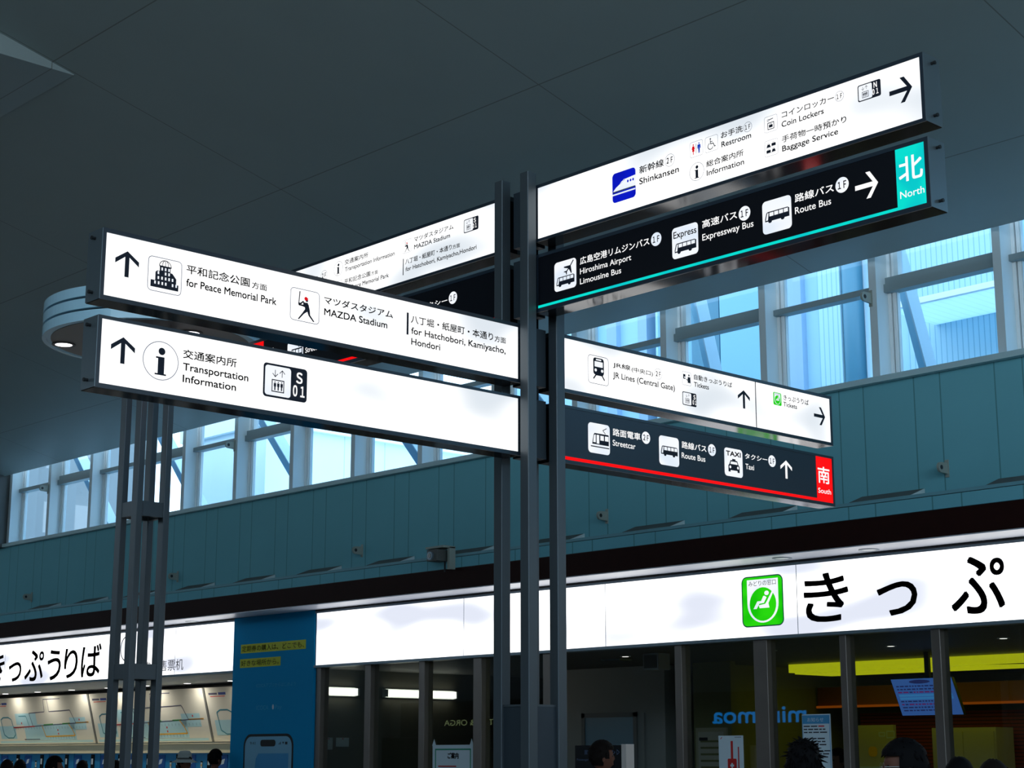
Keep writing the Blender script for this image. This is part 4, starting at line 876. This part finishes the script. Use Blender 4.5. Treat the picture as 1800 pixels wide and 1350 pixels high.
# ------------------------------------------------------------------ outside the windows
b = MB(); b.box(-70, 40, 22.05, 90, -0.3, -0.05, 'ground'); struct(b.build('ground_outside'))
b = MB(); b.box(-41, 8, 14.9, 23.5, 2.9, 3.1, 'ext_pale'); struct(b.build('roof_office'))
O = (-25, 19, 3)
t = thing('annex_building', 'pale panelled annex with white coping seen through the far windows', 'building', O)
b = MB(); b.box(-26.5, -24.0, 16.6, 40, 3.1, 7.22, 'ext_pale'); b.build('wall', t, O)
b = MB(); b.box(-26.6, -23.9, 16.5, 40.1, 7.22, 7.48, 'ext_white'); b.build('coping', t, O)
b = MB(); b.box(-60, -26.5, 24, 30, 3.0, 6.4, 'ext_a'); b.build('back_wing', t, O)
b = MB(); b.box(-40, -26.5, 23.9, 24.0, 6.4, 6.7, 'ext_white'); b.build('wing_coping', t, O)
for x in (-32, -30, -28):
    b = MB(); b.box(x, x + 1.0, 23.9, 24.0, 4.6, 5.6, 'ext_b'); b.build('wing_window', t, O)
O = (-14, 17.5, 3)
t = thing('neighbouring_building', 'tall blue clad building with folded upright panels behind the near windows', 'building', O)
bands = [(-19.2, -17.0, 'ext_a', 0), (-17.0, -16.74, 'ext_a', .1), (-16.74, -16.55, 'ext_c', 0), (-16.55, -16.17, 'ext_a', .1), (-16.17, -16.0, 'ext_c', .05), (-16.0, -15.78, 'ext_d', .25), (-15.78, -15.74, 'ext_a', 0), (-15.74, -15.2, 'ext_b', .15), (-15.2, -14.70, 'ext_e', .1),
         (-14.60, -13.87, 'ext_b', 0), (-13.87, -13.53, 'ext_b', .1), (-13.53, -13.22, 'ext_c', 0), (-13.22, -12.95, 'ext_a', .1), (-12.95, -12.6, 'ext_rib', 0), (-12.36, -12.1, 'ext_e', .3), (-12.1, -11.6, 'ext_a', .1), (-11.6, -6.0, 'ext_rib', 0), (-6.0, 7.9, 'ext_a', .1)]
for x0, x1, m_, dy in bands:
    b = MB(); b.box(x0, x1, 17.5 + dy, 18.2, 3.1, 11, m_); b.build('panel', t, O)
b = MB(); b.cyl((-12.48, 17.62, 3.1), (0, 0, 1), .14, 7.9, 'ext_e', 28); b.build('drain_pipe', t, O, True)
O = (-9, 16.3, 6.6)
t = thing('ribbed_canopy', 'ribbed translucent canopy roof outside the nearest windows', 'canopy', O)
b = MB(); b.box(-11.2, -4, 16.5, 17.49, 6.75, 6.80, 'ext_roof'); b.build('roof_sheet', t, O)
b = MB(); b.box(-11.2, -4, 16.44, 16.5, 6.74, 6.81, 'ext_white'); b.build('eave', t, O)
for k in range(7):
    steep = k >= 5                                      # foot at z 3.1, head at z 7.6
    x69, sl, w_ = (-28.01 + 2.87 * k, 1.09, .20) if not steep else ((-13.1, -10.25)[k - 5], 4.3, .10)
    xt, xb = x69 - .7 / sl, x69 + 3.8 / sl
    lb = 'diagonal steel brace outside the windows, %s from the far end' % DL[k] if not steep else ('slim steep brace outside the window above the South arm', 'slim steep brace outside the window nearest the picture edge')[k - 5]
    O = (xb, 15.25, 3.1)
    t = thing('steel_brace', lb, 'brace', O, 'diagonal steel braces outside the windows')
    b = MB(); b.prism([(xb, 3.1), (xb + w_, 3.1), (xt + w_, 7.6), (xt, 7.6)], 'y', 15.18, 15.32, 'ext_b' if steep else 'brace'); b.build('web', t, O)
    b = MB(); b.prism([(xb + w_, 3.1), (xb + w_ + .02, 3.1), (xt + w_ + .02, 7.6), (xt + w_, 7.6)], 'y', 15.14, 15.36, 'brace_edge'); b.build('flange', t, O)

# ------------------------------------------------------------------ people
def skin_mesh(verts, edges, radii, levels=2):
    me = bpy.data.meshes.new('body_source'); me.from_pydata(verts, edges, [])
    o = bpy.data.objects.new('body_source', me); COL.objects.link(o)
    o.modifiers.new('skin', 'SKIN'); sv = me.skin_vertices[0].data
    for i, r in enumerate(radii): sv[i].radius = (r, r)
    sv[0].use_root = True
    ss = o.modifiers.new('sub', 'SUBSURF'); ss.levels = levels; ss.render_levels = levels
    dg = bpy.context.evaluated_depsgraph_get(); dg.update()
    m = bpy.data.meshes.new_from_object(o.evaluated_get(dg))
    out = ([tuple(v.co) for v in m.vertices], [tuple(p.vertices) for p in m.polygons])
    bpy.data.objects.remove(o); bpy.data.meshes.remove(me); bpy.data.meshes.remove(m)
    return out

def skeleton():
    V, E, R = [], [], []
    def j(p, r, par=None):
        V.append(p); R.append(r)
        if par is not None: E.append((par, len(V) - 1))
        return len(V) - 1
    pel = j((0, 0, .93), .125); sp = j((0, .0, 1.12), .115, pel); ch = j((0, -.01, 1.30), .13, sp); nk = j((0, -.005, 1.445), .058, ch); j((0, .02, 1.53), .052, nk)
    for s in (-1, 1):
        sh = j((s * .165, -.01, 1.385), .062, ch); el = j((s * .225, -.03, 1.10), .043, sh); wr = j((s * .235, .05, .86), .029, el); pm = j((s * .232, .07, .80), .034, wr)
        for k, (dx, l) in enumerate(((-.027, .062), (-.009, .072), (.009, .068), (.026, .054))):
            kn = j((s * .232, .075 + dx, .762), .010, pm); f1 = j((s * .226, .082 + dx, .762 - l * .5), .0095, kn); j((s * .214, .088 + dx, .762 - l), .008, f1)
        th = j((s * .215, .10, .79), .0115, wr); j((s * .208, .118, .755), .009, th)
        hp = j((s * .095, 0, .88), .105, pel); kn = j((s * .10, .012, .49), .066, hp); an = j((s * .105, -.02, .09), .044, kn); j((s * .11, .10, .035), .036, an)
    return V, E, R
_SK = skeleton()
BODY = skin_mesh(*_SK, 2)
def sub_skin(keep, grow, extra=()):
    V, E, R = _SK; V, E, R = list(V), list(E), list(R)
    for p, r in extra: V.append(p); R.append(r); E.append((0, len(V) - 1))
    idx = [i for i in range(len(V)) if keep(V[i])]; mp = {o: n for n, o in enumerate(idx)}
    return skin_mesh([V[i] for i in idx], [(mp[a], mp[b_]) for a, b_ in E if a in mp and b_ in mp], [R[i] + grow for i in idx], 2)
JACKET = sub_skin(lambda v: v[2] > .845 and v[2] < 1.5 and not (v[2] < .9 and abs(v[0]) < .2 and abs(v[0]) > .01) or v == (0, 0, .78), .024, (((0, 0, .78), .15),))
TROUSERS = sub_skin(lambda v: (abs(v[0]) < .115 and .06 < v[2] < 1.0) or v == (0, 0, 1.04), .014, (((0, 0, 1.04), .11),))
SHOE = ([], [])
def uv_ball(nu=24, nv=16):
    vs = [(math.sin(math.pi * j / nv) * math.cos(2 * math.pi * i / nu), math.sin(math.pi * j / nv) * math.sin(2 * math.pi * i / nu), math.cos(math.pi * j / nv)) for j in range(nv + 1) for i in range(nu)]
    fs = [(j * nu + i, (j + 1) * nu + i, (j + 1) * nu + (i + 1) % nu, j * nu + (i + 1) % nu) for j in range(nv) for i in range(nu)]
    return vs, fs
HZ = 1.60                                              # head centre, standing height 1.72
def head_pt(x, y, z):
    """Unit ball to a head: +y is the face."""
    w = .076 * (1 - .30 * max(0, -z) ** 1.3); dpt = .095
    px, py, pz = x * w, y * dpt + (-.012 if y < 0 and z > -.3 else 0), z * .118
    if z < 0 and y > 0: py += .010 * (-z)
    if y > .75 and abs(x) < .32 and -.35 < z < .18: py += .020 * (1 - abs(x) / .32) * (1 - max(0, z + .1) / .28 if z > -.1 else 1 - (-.1 - z) / .25)
    if y > .5 and .0 < z < .2 and .15 < abs(x) < .6: py -= .006
    if y > .7 and -.62 < z < -.42 and abs(x) < .4: py += .006
    return (px, py + .02, pz + HZ)
def person(label, x, y, h, face_deg, coat='cloth_black', hair='hair', style='short', hat=False, glasses=False, legs='cloth_navy', shift=(0, 0)):
    k = h / 1.72
    t = thing('person', label, 'person', (x, y, 0)); t.rotation_euler = (0, 0, math.radians(face_deg - 90)); t.scale = (k, k, k)
    b = MB(); b.add(*BODY, 'skin')
    vs, fs = uv_ball(28, 20); b.add([head_pt(*v) for v in vs], fs, 'skin')
    for s in (-1, 1):                                   # ears, eyes
        vs, fs = uv_ball(10, 8); b.add([(s * .078 + v[0] * .010, .008 + v[1] * .020, HZ - .012 + v[2] * .034) for v in vs], fs, 'skin')
        b.add([(s * .031 + v[0] * .013, .098 + v[1] * .010, HZ + .008 + v[2] * .009) for v in vs], fs, 'eye')
    vs, fs = uv_ball(12, 8); b.add([(v[0] * .024, .108 + v[1] * .008, HZ - .062 + v[2] * .007) for v in vs], fs, 'lip')
    b.build('body', t, (0, 0, 0), True)
    b = MB(); b.add(*JACKET, coat); b.build('jacket', t, (0, 0, 0), True)
    b = MB(); b.add(*TROUSERS, legs); b.build('trousers', t, (0, 0, 0), True)
    for s in (-1, 1):
        vs, fs = uv_ball(14, 8); b = MB(); b.add([(s * .11 + v[0] * .048, .055 + v[1] * .14, max(0, .045 + v[2] * .05)) for v in vs], fs, 'cloth_black'); b.build('shoe', t, (0, 0, 0), True)
    # hair: a cap that stops at the brow and the nape, with ragged locks
    rnd = random.Random(label); vs, fs = uv_ball(40, 28); hv = []; keep = []
    for v in vs:
        p = Vector(head_pt(*v)); c = Vector((0, .01, HZ)); q = p - c; g = 1.13 + .05 * rnd.random() * (1.6 if style == 'messy' else 1) + (.06 if v[2] > .5 else 0)
        if v[1] < -.1 and style == 'long': g += .08
        hv.append(tuple(c + q * g)); lim = .34 if v[1] > .35 else (-.15 if v[1] > -.1 else (-.62 if style != 'long' else -.95))
        keep.append(v[2] > lim)
    b = MB(); b.add(hv, [f for f in fs if all(keep[i] for i in f)], hair)
    for i in range(260 if style == 'messy' else 180):
        az_ = rnd.uniform(0, 2 * math.pi); e = rnd.uniform(-.2, 1.5); d = Vector((math.cos(az_) * math.cos(e), math.sin(az_) * math.cos(e), math.sin(e)))
        if d.y > .25 and d.z < .42: continue
        if d.z < -.1 and d.y > -.3: continue
        p = Vector(head_pt(*d)); c = Vector((0, .01, HZ)); n_ = (p - c).normalized(); p = c + (p - c) * 1.13
        flow = (Vector((0, -.25, -1)) - n_ * n_.dot(Vector((0, -.25, -1)))).normalized()
        k_ = .75 if style == 'messy' else .28
        dr = (flow + n_ * rnd.uniform(.1, k_) + Vector((rnd.uniform(-1, 1), rnd.uniform(-1, 1), rnd.uniform(-.5, .5))) * (.55 if style == 'messy' else .25)).normalized()
        b.cyl(p - dr * .01, dr, .009, rnd.uniform(.03, .06) if style == 'messy' else rnd.uniform(.02, .04), hair, 5, .001)
    b.build('hair', t, (0, 0, 0), True)
    if style == 'long':
        b = MB(); vs, fs = uv_ball(20, 14); b.add([(v[0] * .095, -.055 + v[1] * .05, HZ - .12 + v[2] * .16) for v in vs], fs, hair); b.build('long_hair', t, (0, 0, 0), True)
    if hat:
        b = MB(); b.lathe((0, .012, HZ + .035), [(.001, .14), (.07, .135), (.098, .10), (.108, .0), (.19, -.035), (.19, -.028), (.11, .012)], 'hat', 36); hb = b.build('hat', t, (0, 0, 0), True)
        b = MB(); b.lathe((0, .012, HZ + .04), [(.105, .0), (.105, .03), (.109, .03), (.110, .0)], 'hat_band', 36); b.build('hat_band', hb, (0, 0, 0), True)
    if glasses:
        b = MB()
        for s in (-1, 1):
            fr = Frame((s * .034, .122, HZ + .004), (-1, 0, 0), (0, 1, 0)); b.ring(fr, 0, 0, .024, .003, 0, 'wire'); b.ring(fr, 0, 0, .024, .003, -.002, 'wire')
            b.cyl((s * .06, .12, HZ + .008), (s * .02, -.11, 0), .0022, .115, 'wire', 8)
        b.cyl((-.01, .123, HZ + .006), (1, 0, 0), .002, .02, 'wire', 8); b.build('glasses', t, (0, 0, 0))
    return t
person('person with tousled black hair seen from behind, in front of the blue notice', -5.24, 6.82, 1.668, 128, 'cloth_black', 'hair', 'messy')
person('person with glasses and black hair in profile, under the tilted blue screen', -4.67, 6.86, 1.672, 225, 'cloth_black', 'hair', 'short', glasses=True)
person('person with dark hair standing before the black queue stand', -10.44, 10.77, 1.735, 62, 'cloth_grey', 'hair_brown', 'short')
person('person whose black hair shows under the beige cabinet', -5.35, 8.35, 1.585, 120, 'cloth_black', 'hair', 'long')
person('person with brown hair low by the red slatted wall', -4.75, 7.72, 1.572, 110, 'cloth_navy', 'hair_brown', 'long')
person('person in dark clothes inside the office behind the glass', -11.2, 15.2, 1.69, 250, 'cloth_black', 'hair', 'short')
person('person in a pale brimmed hat before the ticket machines', -21.3, 13.5, 1.66, 20, 'cloth_black', 'hair', 'short', hat=True)
person('person with short black hair beside the pale-hatted person', -20.9, 13.75, 1.715, 100, 'cloth_black', 'hair', 'short')
person('person with dark brown hair at the very edge of the picture', -19.62, 9.95, 1.565, 150, 'cloth_black', 'hair_brown', 'long')
person('person second from the picture edge before the ticket machines', -22.3, 11.5, 1.57, 140, 'cloth_navy', 'hair', 'short')
person('taller person with black hair before the ticket machines, left of the column', -19.37, 10.43, 1.615, 60, 'cloth_black', 'hair', 'short')
person('shorter person standing close beside the canopy column posts', -22.7, 12.68, 1.56, 130, 'cloth_grey', 'hair_brown', 'short')
person('person mostly hidden behind the canopy column posts', -22.9, 13.35, 1.555, 120, 'cloth_black', 'hair', 'long')
